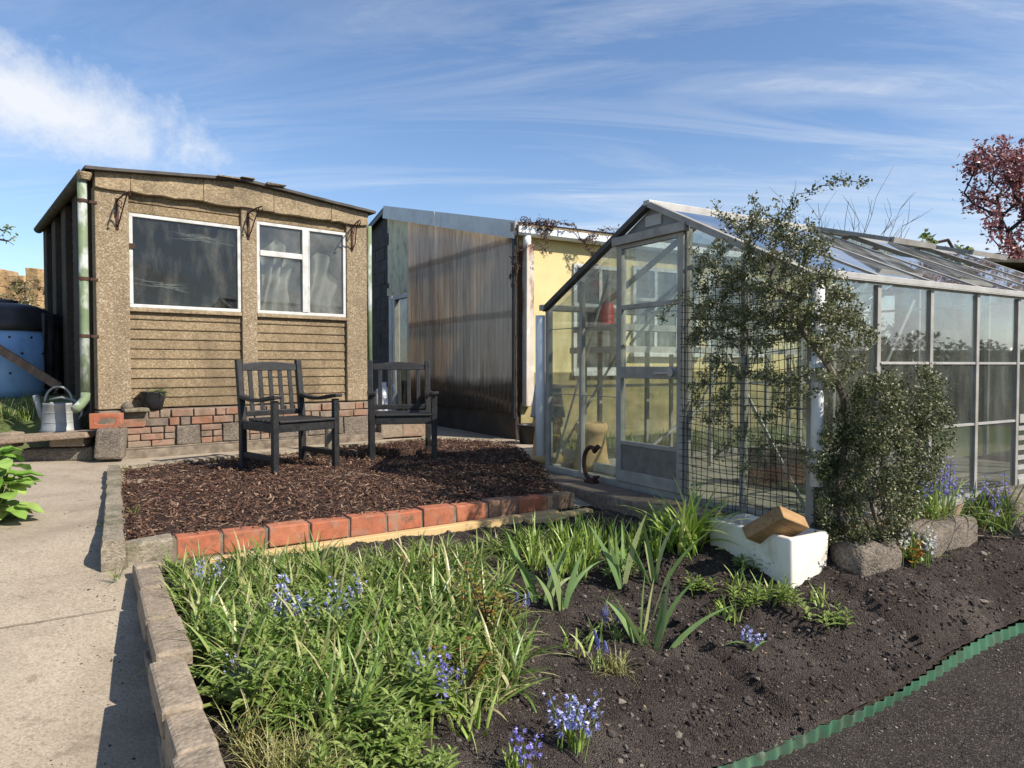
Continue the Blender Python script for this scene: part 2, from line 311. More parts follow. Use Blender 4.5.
# ------------------------------------------------------------------ camera, light, sky
cd = bpy.data.cameras.new('camera'); co = bpy.data.objects.new('camera', cd); COL.objects.link(co)
co.location = CAM; co.rotation_euler = (math.pi/2-PITCH, 0, 0)
cd.sensor_width = 36; cd.lens = FPX/1024*36; cd.clip_start = .02; cd.clip_end = 2000
S.camera = co
EL = rad(40); SAZ = math.atan2(.894, -.447)          # compass direction the sun stands in, from +Y towards +X
sd = np.array((math.sin(SAZ)*math.cos(EL), math.cos(SAZ)*math.cos(EL), math.sin(EL)))
sl = bpy.data.lights.new('sun', 'SUN'); so = bpy.data.objects.new('sun', sl); COL.objects.link(so)
sl.energy = 5.0; sl.angle = rad(.5); sl.color = (1, .93, .82)
so.rotation_euler = Vector(sd).to_track_quat('Z', 'Y').to_euler(); so.location = (8, -4, 12)
W = bpy.data.worlds.new('World'); S.world = W; W.use_nodes = True
nt = W.node_tree; bg = nt.nodes['Background']; bg.inputs['Strength'].default_value = .10
sky = nt.nodes.new('ShaderNodeTexSky'); sky.sky_type = 'NISHITA'; sky.sun_disc = False
sky.sun_elevation = EL; sky.sun_rotation = SAZ; sky.air_density = 1.0; sky.dust_density = .35; sky.ozone_density = 1.6; sky.altitude = 50
tc = nt.nodes.new('ShaderNodeTexCoord').outputs['Generated']
sx = nt.nodes.new('ShaderNodeSeparateXYZ'); nt.links.new(tc, sx.inputs[0])
den = math_(nt, 'ADD', math_(nt, 'MAXIMUM', sx.outputs['Z'], 0.0), .16)
cx = math_(nt, 'DIVIDE', sx.outputs['X'], den); cy = math_(nt, 'DIVIDE', sx.outputs['Y'], den)
cb = nt.nodes.new('ShaderNodeCombineXYZ'); nt.links.new(cx, cb.inputs[0]); nt.links.new(cy, cb.inputs[1])
# high thin cirrus, streaked across the sky
mp = nt.nodes.new('ShaderNodeMapping'); mp.inputs['Rotation'].default_value = (0, 0, rad(-14)); mp.inputs['Scale'].default_value = (.36, 2.0, 1)
nt.links.new(cb.outputs[0], mp.inputs['Vector'])
n1 = noise_(nt, mp.outputs[0], 1.5, 10, .66, .9); n1r = ramp(nt, [(0,0,0),(.3,.3,.3),(.95,.95,.95)], .43, .70)
nt.links.new(n1.outputs['Fac'], n1r.inputs['Fac'])
n2 = noise_(nt, cb.outputs[0], .55, 3, .5); n2r = ramp(nt, [(.15,)*3,(1,1,1)], .36, .6); nt.links.new(n2.outputs['Fac'], n2r.inputs['Fac'])
cir = math_(nt, 'MULTIPLY', math_(nt, 'MULTIPLY', n1r.outputs['Color'], n2r.outputs['Color']), .75)
lowb = math_(nt, 'MULTIPLY', math_(nt, 'SUBTRACT', .30, sx.outputs['Z'], True), 1.5, True)   # more cloud low over the roofs
hx = math_(nt, 'ADD', math_(nt, 'MULTIPLY', sx.outputs['X'], .9), .35, True)
n4r = ramp(nt, [(.25,)*3, (1,1,1)], .35, .65); nt.links.new(n1.outputs['Fac'], n4r.inputs['Fac'])
cir = math_(nt, 'ADD', cir, math_(nt, 'MULTIPLY', math_(nt, 'MULTIPLY', lowb, hx), math_(nt, 'MULTIPLY', n4r.outputs['Color'], 2.6)), True)
# the white cloud bank on the left
def blob(px, py, wx, wz):
    d = ray(px, py); d = d/np.linalg.norm(d)
    az = math.atan2(d[0], d[1])
    A = math_(nt, 'ARCTAN2', sx.outputs['X'], sx.outputs['Y'])
    q = math_(nt, 'POWER', math_(nt, 'DIVIDE', math_(nt, 'ABSOLUTE', math_(nt, 'SUBTRACT', A, az)), wx), 2.0)
    e = math_(nt, 'ADD', math_(nt, 'MULTIPLY', math_(nt, 'SUBTRACT', sx.outputs['Z'], float(d[2])), 1.0), math_(nt, 'MULTIPLY', math_(nt, 'SUBTRACT', A, az), .20))
    w = math_(nt, 'POWER', math_(nt, 'DIVIDE', math_(nt, 'ABSOLUTE', e), wz), 2.0)
    return math_(nt, 'SUBTRACT', 1.0, math_(nt, 'SQRT', math_(nt, 'ADD', q, w)))
n3 = noise_(nt, tc, 11, 11, .68, .25)
core = blob(40, 104, .24, .07)
cum = math_(nt, 'ADD', math_(nt, 'MULTIPLY', core, .9), math_(nt, 'MULTIPLY', math_(nt, 'SUBTRACT', n3.outputs['Fac'], .5), 1.9))
cumr = ramp(nt, [(0,0,0),(.30,.30,.30),(.66,.66,.66),(.9,.9,.9)], .0, .82); nt.links.new(cum, cumr.inputs['Fac'])
cov = math_(nt, 'MAXIMUM', cir, cumr.outputs['Color'], True)
skyc = mixc(nt, 1.0, sky.outputs['Color'], (.94, 1.03, 1.15), 'MULTIPLY')
nt.links.new(mixc(nt, cov, skyc, (6.4, 6.55, 6.8)), bg.inputs['Color'])
S.view_settings.view_transform = 'Standard'; S.view_settings.look = 'None'; S.view_settings.gamma = 1
S.view_settings.exposure = 0.58; S.view_settings.use_curve_mapping = False
cy_ = S.cycles
cy_.use_denoising = True; cy_.max_bounces = 10; cy_.diffuse_bounces = 4; cy_.glossy_bounces = 4; cy_.transmission_bounces = 6; cy_.transparent_max_bounces = 32
cy_.caustics_reflective = False; cy_.caustics_refractive = False

# ------------------------------------------------------------------ ground
def lerp_t(x, pts):
    xs, ys = zip(*pts); return float(np.interp(x, xs, ys))
def sm(t): t = min(1, max(0, t)); return t*t*(3-2*t)
def zpath(b): return lerp_t(b, [(-6,-.14),(-4.6,-.04),(-3.6,.15),(-2.69,.30),(-2.0,.405),(-1.3,.525),(-.6,.615),(.2,.642),(1.2,.645),(9,.645)])
def ztar(a): return .05+.05*(a+1.4) if a < 4 else .05+.05*5.4+.02*(a-4)
def edge_b(a): return -3.275+.03*math.sin(a*2.1+.4)-.03*a
def bup(a): return lerp_t(a, [(-9,-1.06),(-.75,-1.06),(-.35,-1.9),(.0,-2.6),(9,-2.6)])
def zlow(a): return max(ztar(a)+.047, lerp_t(a, [(-3.3,.36),(-2.4,.24),(-1.5,.11),(9,.0)]))
def fbm(x, y, f, o=4, z=0.0):
    s = 0; am = 1
    for _ in range(o): s += am*mnoise.noise((x*f, y*f, z)); f *= 2.05; am *= .55
    return s
def zsoil(a, b, fine=True):
    t = min(1, max(0, (b-edge_b(a))/(bup(a)-edge_b(a))))
    z = zlow(a)+(.555-zlow(a))*(t**.8 if a < -1 else t**.6 if a < -.1 else t**.45)
    if fine:
        z += .03*math.exp(-((a+.5)**2+(b+2.25)**2)/.09)
        z += .022*fbm(a, b, 1.7, 3, 3.1)*min(1, t*5+.1)+.016*fbm(a, b, 9, 3, 1.0)*min(1, t*6+.15)
    return z
def soil_at(px, py):
    d = ray(px, py); t = 1.2
    while t < 9:
        p = CAM+d*t; a, b = toG(p)
        if p[2] < zsoil(a, b, False): break
        t += .01
    return a, b, zsoil(a, b)
def grid(name, A, B, zf, mat, kind=None, smooth=True):
    m = MB(); na, nb = len(A), len(B)
    vs = [G(a, b, zf(a, b)) for b in B for a in A]
    fs = [(j*na+i, j*na+i+1, (j+1)*na+i+1, (j+1)*na+i) for j in range(nb-1) for i in range(na-1)]
    m.add(vs, fs, 0, .5); o = m.build(name, mat, smooth=smooth)
    return tag(o, kind=kind) if kind else o
def zground(a, b):
    if b > -.75: z = .56
    elif a > 6: z = max(-.3, .56-.4*(-.75-b)/3)
    else: z = max(-.45, .56-1.6*(-.75-b))
    if b < -6: z = min(z, -.3)
    return z
ax = np.concatenate([[-400,-150,-60,-30,-18,-12], np.arange(-9,9.1,.75), [12,18,30,60,150,400]])
bx_ = np.concatenate([[-400,-150,-60,-30,-14,-9,-6,-4,-3,-2,-1.4,-1.2,-1.0,-.75], np.arange(0,14,1), [18,30,60,150,400]])
grid('ground', ax, bx_, zground, M['ground'], 'structure')
pa = np.arange(-9, -3.2, .12); 
grid('concrete_path', np.append(pa, -3.13), np.append(np.arange(-6.5, -1.1, .12), -1.055), lambda a, b: zpath(b)+.004*fbm(a,b,1.5,2), M['path'], 'structure')
grid('concrete_path', np.arange(-9, 1.15, .15), np.concatenate([[-1.06], np.arange(-.95, 8, .15)]), lambda a, b: zpath(b)+.004*fbm(a,b,1.5,2)+.001, M['path'], 'structure')
# a sawn joint across the path
m = MB()
def path_at(px, py):
    d = ray(px, py); t = 1.2
    while t < 12:
        p = CAM+d*t
        if p[2] < zpath(toG(p)[1]): break
        t += .005
    return toG(p)
j0, j1 = path_at(0, 630), path_at(97, 614)
for i in range(24):
    f0, f1 = i/24, (i+1)/24
    def jp(f, o):
        a = j0[0]-(j1[0]-j0[0])*1.0+(j1[0]-j0[0])*2.22*f; b = j0[1]-(j1[1]-j0[1])+(j1[1]-j0[1])*2.22*f+.006*mnoise.noise((f*9,3,0))
        return G(a, b+o, zpath(b+o)+.0075)
    m.add([jp(f0,-.0022), jp(f1,-.0022), jp(f1,.0022), jp(f0,.0022)], [(0,1,2,3)])
tag(m.build('path_joint', pmat('dark_joint', [(.10,.08,.06),(.2,.16,.12)], 20, 1, 0)), kind='structure')
# soil of the flower bed, modelled in relief
sa = np.concatenate([np.arange(-3.12, .9, .022), np.arange(.9, 6.5, .06)]); 
def soil_grid():
    m = MB(); K = 96; vs = []
    for k in range(K+1):
        for a in sa:
            e = edge_b(a)+.003; b = e+(-1.03-e)*(k/K)
            vs.append(G(a, b, zsoil(a, b)+.009*mnoise.noise((a*30,b*30,2.2))+.007*mnoise.noise((a*60,b*60,7.2))))
    n = len(sa); fs = [(j*n+i, j*n+i+1, (j+1)*n+i+1, (j+1)*n+i) for j in range(K) for i in range(n-1)]
    m.add(vs, fs, 0, .5); return tag(m.build('bed_soil', M['soil'], smooth=True), kind='structure')
soil_grid()
grid('tarmac_drive', np.concatenate([np.arange(-14, 8, .25), [12, 20, 40]]), np.concatenate([[-16,-10,-7], np.arange(-6,-3.0,.12)]), lambda a, b: ztar(a)+.008*fbm(a,b,2,3)-(.9 if a < -3.6 and b > -4.4 else 0), M['tarmac'], 'structure')

def crumbs(name, n, place, smin, smax, mat, flat=.7, fine=False):
    m = MB(); ph = 1.618; oct_ = np.array([(-1,ph,0),(1,ph,0),(-1,-ph,0),(1,-ph,0),(0,-1,ph),(0,1,ph),(0,-1,-ph),(0,1,-ph),(ph,0,-1),(ph,0,1),(-ph,0,-1),(-ph,0,1)], float)/1.9
    fcs = [(0,11,5),(0,5,1),(0,1,7),(0,7,10),(0,10,11),(1,5,9),(5,11,4),(11,10,2),(10,7,6),(7,1,8),(3,9,4),(3,4,2),(3,2,6),(3,6,8),(3,8,9),(4,9,5),(2,4,11),(6,2,10),(8,6,7),(9,8,1)]
    if fine:
        oct_ = np.array([(1,0,0),(0,1,0),(-1,0,0),(0,-1,0),(0,0,1),(0,0,-1)], float); fcs = [(0,1,4),(1,2,4),(2,3,4),(3,0,4)]
    F = np.array(fcs); vs = []; k = 0
    for _ in range(n):
        q = place()
        if q is None: continue
        a, b, z = q; s = smin*(smax/smin)**(random.random()**2.2)
        sc = np.array((s*random.uniform(.6,1.2), s*random.uniform(.6,1.2), s*flat*random.uniform(.6,1.1)))
        v = oct_*sc*R.uniform(.62, 1.25, (len(oct_),1)); an = random.random()*6.28; c, s_ = math.cos(an), math.sin(an)
        v = np.stack([v[:,0]*c-v[:,1]*s_, v[:,0]*s_+v[:,1]*c, v[:,2]], 1)
        vs.append((v+G(a, b, z+s*.15))[F].reshape(-1, 3)); k += 1
    al = np.concatenate(vs); m.quads(al, 0, np.repeat(R.random(k)**1.3, len(fcs)), 3)
    return m.build(name, mat)
def soil_place():
    while True:
        a = random.uniform(-3.1, 3.2) if random.random() < .8 else random.uniform(-1.4, 1.6)
        b = random.uniform(-3.4, -1.05)
        if b < edge_b(a)+.008: continue
        if b > bup(a)+.2: continue
        return a, b, zsoil(a, b)
tag(crumbs('soil_clods', 15000, soil_place, .004, .014, M['clod']), kind='stuff')
def clump_place():
    a0, b0, _ = soil_place(); 
    while True:
        a = a0+random.gauss(0,.05); b = b0+random.gauss(0,.05)
        if b > edge_b(a)+.02 and a > -3.08: return a, b, zsoil(a, b)
tag(crumbs('soil_lumps', 1500, clump_place, .010, .024, M['clod']), kind='stuff')
mq = MB()
for _ in range(700):
    a, b, z = soil_place(); c_ = G(a, b, z+.008); L_ = random.uniform(.006,.022); w_ = L_*random.uniform(.15,.6); an = random.random()*6.283; e_ = np.array((math.cos(an),math.sin(an),random.gauss(0,.25)))*L_/2; f_ = np.array((-math.sin(an),math.cos(an),random.gauss(0,.25)))*w_/2
    mq.quads([c_-e_, c_+f_, c_+e_, c_-f_])
tag(mq.build('plant_litter', pmat('dry_plant_litter', gray(.8,1.1), 20, .9, 0, pal=[(.12,.08,.05),(.25,.18,.1),(.4,.32,.2),(.3,.2,.1)])), kind='stuff')
tag(crumbs('soil_crumbs', 52000, soil_place, .0022, .0055, M['clod'], .8, True), kind='stuff')
def tar_place():
    a = random.uniform(-1.9, 2.4); b = edge_b(a)-.03-abs(random.gauss(0, .75))*(random.random()**.35)
    return (a, b, ztar(a)+.008*fbm(a,b,2,3))
tag(crumbs('pale_gravel', 1600, tar_place, .0025, .0065, pmat('pale_gravel_chip', gray(.8,1.1), 20, .9, 0, pal=[(.06,.05,.042),(.12,.10,.085),(.22,.19,.165),(.34,.3,.26)])), kind='stuff')
tag(crumbs('loose_grit', 26000, tar_place, .0016, .0055, M['clod'], .7, True), kind='stuff')

def path_place():
    a = random.uniform(-5.2, -3.28); b = random.uniform(-3.4, 1.8)
    if random.random() < .55: a = -3.26-abs(random.gauss(0, .10))
    return (a, b, zpath(b)+.004*fbm(a,b,1.5,2)-.001)
tag(crumbs('path_grit', 900, path_place, .002, .007, M['clod']), kind='stuff')
# ------------------------------------------------------------------ bark mulch
MULCH = [np.array(q) for q in ((-3.24,-1.05),(-.55,-.99),(-.09,-.10),(.87,2.04),(.20,2.77),(-3.16,1.93))]
def inside(poly, x, y):
    c = False; n = len(poly)
    for i in range(n):
        x0, y0 = poly[i]; x1, y1 = poly[(i+1) % n]
        if (y0 > y) != (y1 > y) and x < (x1-x0)*(y-y0)/(y1-y0)+x0: c = not c
    return c
def zmulch(a, b): return .655+.018*fbm(a, b, 2.2, 3, 5.0)
m = MB()
ga, gb = np.arange(-3.3, 1.2, .06), np.arange(-1.1, 2.9, .06)
idx = {}; vs = []; fs = []
for i, a in enumerate(ga):
    for j, b in enumerate(gb):
        if inside(MULCH, a, b): idx[i,j] = len(vs); vs.append(G(a, b, zmulch(a,b)))
for (i,j) in idx:
    q = [(i,j),(i+1,j),(i+1,j+1),(i,j+1)]
    if all(k in idx for k in q): fs.append(tuple(idx[k] for k in q))
m.add(vs, fs, 0, .5); tag(m.build('mulch_bed', M['mulch_base'], smooth=True), kind='structure')
m = MB(); allv = []; rr = []
F = np.array([(0,2,3,1),(4,5,7,6),(0,1,5,4),(2,6,7,3),(0,4,6,2),(1,3,7,5)])
cnt = 0
while cnt < 17000:
    a, b = random.uniform(-3.3, 1.15), random.uniform(-1.1, 2.9)
    if not inside(MULCH, a, b): continue
    if b > 1.2 and random.random() < .35: continue
    L = random.uniform(.012, .05)*(1.25 if random.random() < .12 else .9); w = random.uniform(.004, .012); t = random.uniform(.0015, .004)
    v = np.array([(x*L/2, y*w/2*random.uniform(.5,1.1), z*t/2) for z in (-1,1) for y in (-1,1) for x in (-1,1)])
    mt = Matrix.Rotation(random.random()*6.28, 3, 'Z') @ Matrix.Rotation(random.gauss(0,.38), 3, 'Y') @ Matrix.Rotation(random.gauss(0,.5), 3, 'X')
    v = v@np.array(mt).T+G(a, b, zmulch(a,b)+random.uniform(.002,.02))
    allv.append(v[F].reshape(-1,3)); rr += [random.random()**1.25]*6; cnt += 1
m.quads(np.concatenate(allv), 0, np.array(rr)); tag(m.build('bark_mulch', M['chip']), kind='stuff')

# ------------------------------------------------------------------ kerbs, edging and the retaining wall
def kerb_run(name, label, a0, b0, a1, b1, w, ztop, h, n, mat, cat='kerb'):
    t = thing(name, label, cat, G(a0, b0, ztop-h), TH)
    d = np.array((a1-a0, b1-b0)); L = np.linalg.norm(d); d /= L; nn = np.array((-d[1], d[0]))
    for i in range(n):
        f0, f1 = i/n, (i+1)/n; mb = MB(); c = d*L*(f0+f1)/2; dz = random.uniform(-.006,.006)
        sub = 7; pts = []
        hl = L/n/2-.004
        K = 16; mbv = []
        sec = [(-.5,0),(-.5,.9),(-.42,1),(.42,1),(.5,.9),(.5,0)]
        for q in range(K+1):
            s_ = -hl+2*hl*q/K
            for (y_, z_) in sec:
                px_ = c[0]+d[0]*s_; py_ = c[1]+d[1]*s_; nzx = mnoise.noise((px_*9+name.__len__(), py_*9, z_*3+y_)); nzz = mnoise.noise((px_*7, py_*7, y_*5+9))
                mbv.append((px_+nn[0]*(y_*w+.010*nzx), py_+nn[1]*(y_*w+.010*nzx), z_*(h+dz)+(.010*nzz if z_ else 0)))
        n6 = 6; mb.add(mbv, [(q*n6+j, q*n6+(j+1)%n6, (q+1)*n6+(j+1)%n6, (q+1)*n6+j) for q in range(K) for j in range(n6)]+[tuple(range(n6-1,-1,-1)), tuple(K*n6+j for j in range(n6))])
        mb.build('kerb_block', mat, t)
    return t
kerb_run('concrete_kerb', 'low concrete kerb along the path side of the bark mulch bed', -3.28, -1.1, -3.20, 1.86, .1, .70, .35, 3, M['kerb'])
kerb_run('concrete_kerb', 'thin flush concrete kerb between mulch bed and shed path', -3.08, 1.93, .2, 2.80, .09, .675, .25, 4, M['kerb'])
# brick row in front of the mulch
be = thing('brick_edging', 'mortared row of orange bricks retaining the front of the mulch', 'brick edging', G(-3.02, -1.06, .40), TH)
mb = MB(); x = 0.02; n = 11; step = 2.5/n
for i in range(n):
    sh = .213*random.uniform(.96,1.02)
    rn = [.05,.2,.45,.1,.3,.0,.25,.35,.9,.15,.95][i]
    mb.box(x, -.012+random.uniform(-.006,.006), .16, x+sh, .095, .268+random.uniform(-.006,.006), 0, rn, jit=.0035); x += step
mb.build('brick_course', M['orange_brick'], be, bevel=.007)
mb = MB(); mb.box(0.0, -.003, .0, 2.52, .09, .262); 
mb.build('mortar_bed', M['mortar'], be)
mb = MB(); mb.box(-.22, -.02, .0, .0, .1, .275, jit=.01); mb.build('corner_block', M['kerb'], be, bevel=.015)
mb = MB(); mb.box(.02, -.055, .02, 2.6, -.02, .155, 0); mb.build('mortar_footing', M['mortar'], be)
def plank(name, label, cat, p, q, w, h, mat, group=None, up=(0,0,1), bev=.004):
    p, q = np.asarray(p, float), np.asarray(q, float); c = (p+q)/2
    mb = MB(); d = q-p; L = np.linalg.norm(d); d /= L
    upv = np.asarray(up, float); x = np.cross(d, upv); x /= np.linalg.norm(x); u = np.cross(x, d)
    mt = Matrix((d, x, u)).transposed().to_4x4()
    mb.box(-L/2, -w/2, -h/2, L/2, w/2, h/2, 0, jit=.0015)
    o = mb.build(name, mat, bevel=bev); o.matrix_world = Matrix.Translation(c) @ mt
    return tag(o, label, cat, group)
plank('timber_plank', 'long pale timber batten lying along foot of the orange bricks', 'timber', G(-2.86,-1.15,.53), G(-.70,-1.14,.548), .06, .07, M['timber_new'])
plank('timber_plank', 'short pale timber offcut beside the greenhouse sleeper', 'timber', G(-.98,-1.21,.535), G(-.46,-1.19,.545), .07, .06, M['timber_new'])
# retaining wall between path and flower bed
rw = thing('retaining_wall', 'low old brick and stone wall between concrete path and flower bed', 'garden wall', G(-3.165, -4.0, -.2), TH)
L = 2.80; ztop = .58
def wall_top(f): return .555+.055*f
mb = MB(); mbb = MB(); n = 9; bnow = 0
while bnow < L:
    ln = random.uniform(.22, .42); e = min(L, bnow+ln); f = bnow/L
    mb.box(-.034+random.uniform(-.012,.01), bnow+.004, wall_top(f)+.2-.085, .072+random.uniform(-.015,.02), e-.004, wall_top(f)+.2+random.uniform(-.008,.008), 0, random.random(), jit=.006); bnow = e
mb.build('coping', M['cap_stone'], rw, bevel=.014)
for row in range(7):
    y = -random.random()*.2; z0 = row*.092
    while y < L:
        ln = random.uniform(.18,.26); e = min(L-.01, y+ln)
        ztp = wall_top(y/L)+.2-.09
        if z0+.08 < ztp+.02 and e-max(0,y) > .03: mbb.box(-.026+random.uniform(-.01,.008), max(0,y)+.005, z0+.006, .06, e-.005, min(z0+.086, ztp), 0, random.random(), jit=.004)
        y += ln
mbb.build('brick_course', M['cap_stone'], rw, bevel=.008)
mb = MB(); mb.box(-.012, .012, -.1, .055, L-.012, wall_top(0)+.2-.088); mb.build('mortar_core', M['mortar'], rw)
# green corrugated lawn edging
mb = MB(); A = np.arange(-2.2, 4.6, .008); vs = []
for a in A:
    b = edge_b(a)+.0085*(2/math.pi)*math.asin(math.sin(a*2*math.pi/.072)); top = .050+.014*mnoise.noise((a*1.3,0,0))+.005*mnoise.noise((a*7,0,3))
    lean = .014*math.sin(a*3.3)+.008*mnoise.noise((a*9,2,2))
    vs += [G(a, b, ztar(a)-.05), G(a, b+lean, ztar(a)+top), G(a, b+.004+lean, ztar(a)+top), G(a, b+.004, ztar(a)-.05)]
fs = []
for i in range(len(A)-1):
    for k in range(3): fs.append((i*4+k, (i+1)*4+k, (i+1)*4+k+1, i*4+k+1))
mb.add(vs, fs, 0, .5); tag(mb.build('lawn_edging', M['green_edge']), 'wavy green plastic edging strip between bare soil and tarmac', 'lawn edging')
# ------------------------------------------------------------------ concrete garage-like shed
ST = math.atan2(.642, .767); SO = np.array((-3.97, 6.70, .645))
SU = np.array((math.cos(ST), math.sin(ST), 0)); SV = np.array((-math.sin(ST), math.cos(ST), 0))
def SH(x, y, z=0): return SO+x*SU+y*SV+np.array((0,0,z))
shed = thing('concrete_shed', 'sectional pebbledash concrete shed with two white windows and low gable roof', 'shed', SO, ST)
Z0, ZE, WID, LEN = .475, 2.60, 2.88, 3.45       # wall foot, underside of fascia, width, length
colx = [(0,.29),(1.376,1.54),(2.61,2.88)]
for x0, x1 in colx:
    mb = MB(); mb.box(x0, 0, Z0, x1, .16, ZE+.02, jit=.003); mb.build('wall_post', M['post'], shed, bevel=.01)
def boards(x0, x1, z0, z1, pitch=.0985):
    mb = MB(); n = max(1, round((z1-z0)/pitch)); p = (z1-z0)/n
    for i in range(n):
        z = z0+i*p; dx = random.uniform(-.002,.002)
        poly = [(.075,z+.002),(.042+dx,z+.003),(.038+dx,z+.011),(.047,z+p-.010),(.054,z+p-.003),(.075,z+p-.001)]
        mb.prism(poly, (x0,0,0), (0,1,0), (0,0,1), (1,0,0), x1-x0, 0, random.random())
    mb.box(x0, .076, z0, x1, .12, z1)
    return mb
boards(.29, 1.376, Z0, 1.455).build('board_panel', M['aggregate'], shed)
boards(.29, 1.376, 2.405, ZE+.01, .1).build('board_panel', M['aggregate'], shed)
boards(1.54, 2.61, Z0, 1.455).build('board_panel', M['aggregate'], shed)
boards(1.54, 2.61, 2.485, ZE+.01, .1).build('board_panel', M['aggregate'], shed)
# gable fascia in two pieces following the shallow pitch
def roofz(x): return 2.755+.125*(1-abs(x-1.35)/1.53) if x > 1.35 else 2.755+.125*(x/1.35)
for (xa, xb) in ((-.0,.30),(.303,.98),(.983,1.72),(1.723,2.40),(2.403,2.88)):
    mb = MB(); k = 5
    bot = [(xa+(xb-xa)*i/k, ZE-.012+.10*(roofz(xa+(xb-xa)*i/k)-2.755)+random.uniform(-.012,.012)) for i in range(k+1)]
    top = [(xa+(xb-xa)*i/k, roofz(xa+(xb-xa)*i/k)-.015) for i in range(k, -1, -1)]
    mb.prism(bot+top, (0,-.035,0), (1,0,0), (0,0,1), (0,1,0), .12); mb.build('gable_fascia', M['fascia'], shed, bevel=.006)
rf = MB(); xs = np.linspace(-.09, WID+.07, 24); ys = np.linspace(-.10, LEN+.1, 12)
def rzz(x): return roofz(min(max(x,-.0),WID))-(max(0,-x)+max(0,x-WID))*.09
for y0, y1 in zip(ys[:-1], ys[1:]):
    for x0, x1 in zip(xs[:-1], xs[1:]):
        j = lambda x, y: .006*mnoise.noise((x*3,y*3,1))
        e0 = .02*mnoise.noise((x0*6,0,4)) if y0 < -.05 else 0; e1 = .02*mnoise.noise((x1*6,0,4)) if y0 < -.05 else 0
        v = []
        for dz in (0,.028):
            v += [(x0,y0+e0,rzz(x0)-.012+dz+j(x0,y0)),(x1,y0+e1,rzz(x1)-.012+dz+j(x1,y0)),(x1,y1,rzz(x1)-.012+dz+j(x1,y1)),(x0,y1,rzz(x0)-.012+dz+j(x0,y1))]
        rf.add(v, [(3,2,1,0),(4,5,6,7),(0,1,5,4),(2,3,7,6),(1,2,6,5),(3,0,4,7)], 0, .5)
ro = rf.build('roof', M['roof_sheet'], shed)
for x, w in ((1.1,.22),(1.34,.14),(1.62,.2)):
    mb = MB(); mb.box(x, -.13, rzz(x)+.012, x+w, .1, rzz(x)+.024, jit=.008); mb.build('broken_slate', M['fascia'], ro)
# left side wall: posts with boards between, shade put into their dark concrete
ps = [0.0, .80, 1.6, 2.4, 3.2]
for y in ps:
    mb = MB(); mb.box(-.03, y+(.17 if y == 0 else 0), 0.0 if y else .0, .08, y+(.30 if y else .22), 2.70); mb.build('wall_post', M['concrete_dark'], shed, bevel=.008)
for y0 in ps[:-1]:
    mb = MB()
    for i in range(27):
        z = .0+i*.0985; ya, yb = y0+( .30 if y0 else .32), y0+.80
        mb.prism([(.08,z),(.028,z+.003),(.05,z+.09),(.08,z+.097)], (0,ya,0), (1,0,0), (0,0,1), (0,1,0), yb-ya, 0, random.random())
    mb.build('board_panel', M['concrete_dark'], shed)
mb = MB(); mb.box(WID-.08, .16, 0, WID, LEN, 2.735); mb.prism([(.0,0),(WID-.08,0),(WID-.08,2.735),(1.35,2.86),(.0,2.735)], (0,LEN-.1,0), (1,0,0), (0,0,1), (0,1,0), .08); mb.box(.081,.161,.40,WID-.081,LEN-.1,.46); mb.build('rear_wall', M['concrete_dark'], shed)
# windows
def window(x0, x1, z0, z1, split):
    fr = MB(); w = .034; y0, y1 = .018, .07
    fr.box(x0, y0, z0, x1, y1, z0+w); fr.box(x0, y0, z1-w, x1, y1, z1); fr.box(x0, y0, z0+w, x0+w, y1, z1-w); fr.box(x1-w, y0, z0+w, x1, y1, z1-w)
    o = fr.build('window', M['white_frame'], shed, bevel=.004)
    g = MB(); 
    if split:
        xm = x0+(x1-x0)*.53; zt = z0+(z1-z0)*.66
        mb = MB(); mb.box(xm-.042, y0-.008, z0+w, xm+.03, y1-.002, z1-w); mb.box(xm+.035, y0+.004, z0+w, xm+.05, y1-.01, z1-w); mb.build('mullion', M['white_frame'], o, bevel=.004)
        mb = MB(); mb.box(x0+w, y0-.012, zt-.03, xm-.043, y1-.002, zt+.03); mb.build('transom', M['white_frame'], o, bevel=.004)
    g.box(x0+w*.6, .042, z0+w*.6, x1-w*.6, .046, z1-w*.6); g.build('pane', M['glass_sky_mottled'] if split else M['glass_shed'], o)
    mb = MB(); mb.box(x0-.003, -.0, z0-.04, x1+.003, .074, z0-.002); mb.build('sill', M['fascia'], o, bevel=.005)
    mb = MB(); mb.box(x0-.003, .07, z1, x1+.003, .12, z1+.02); mb.build('lintel', M['concrete_dark'], o)
    return o
w1 = window(.292, 1.372, 1.475, 2.40, False)
webs = [MB(), MB()]
for k in range(46):
    cx_, cz_ = (.98,2.24) if k < 30 else (.6,1.72); an = random.uniform(-.5,.35)+(math.pi if random.random()<.55 else 0); L_ = random.uniform(.08,.34)
    p0_ = np.array((cx_+random.gauss(0,.05), .062, cz_+random.gauss(0,.015))); p1_ = p0_+np.array((math.cos(an)*L_,random.uniform(-.008,.02),math.sin(an)*L_*.45)); pm_=(p0_+p1_)/2+np.array((0,0,-.02*random.random()))
    webs[0 if k < 30 else 1].tube([p0_,pm_,p1_],[.0016,.003*random.random()+.0008,.0006],4,cap=False)
M['web'] = pmat('dusty_cobweb', [(.5,.5,.48),(.65,.65,.62)], 5, .9, 0)
for wb in webs: wb.build('cobweb', M['web'], w1)
mb = MB(); mb.box(.285, .004, 2.05, .345, .016, 2.10); mb.build('hinge', M['iron'], w1)
w2 = window(1.545, 2.606, 1.475, 2.48, True)
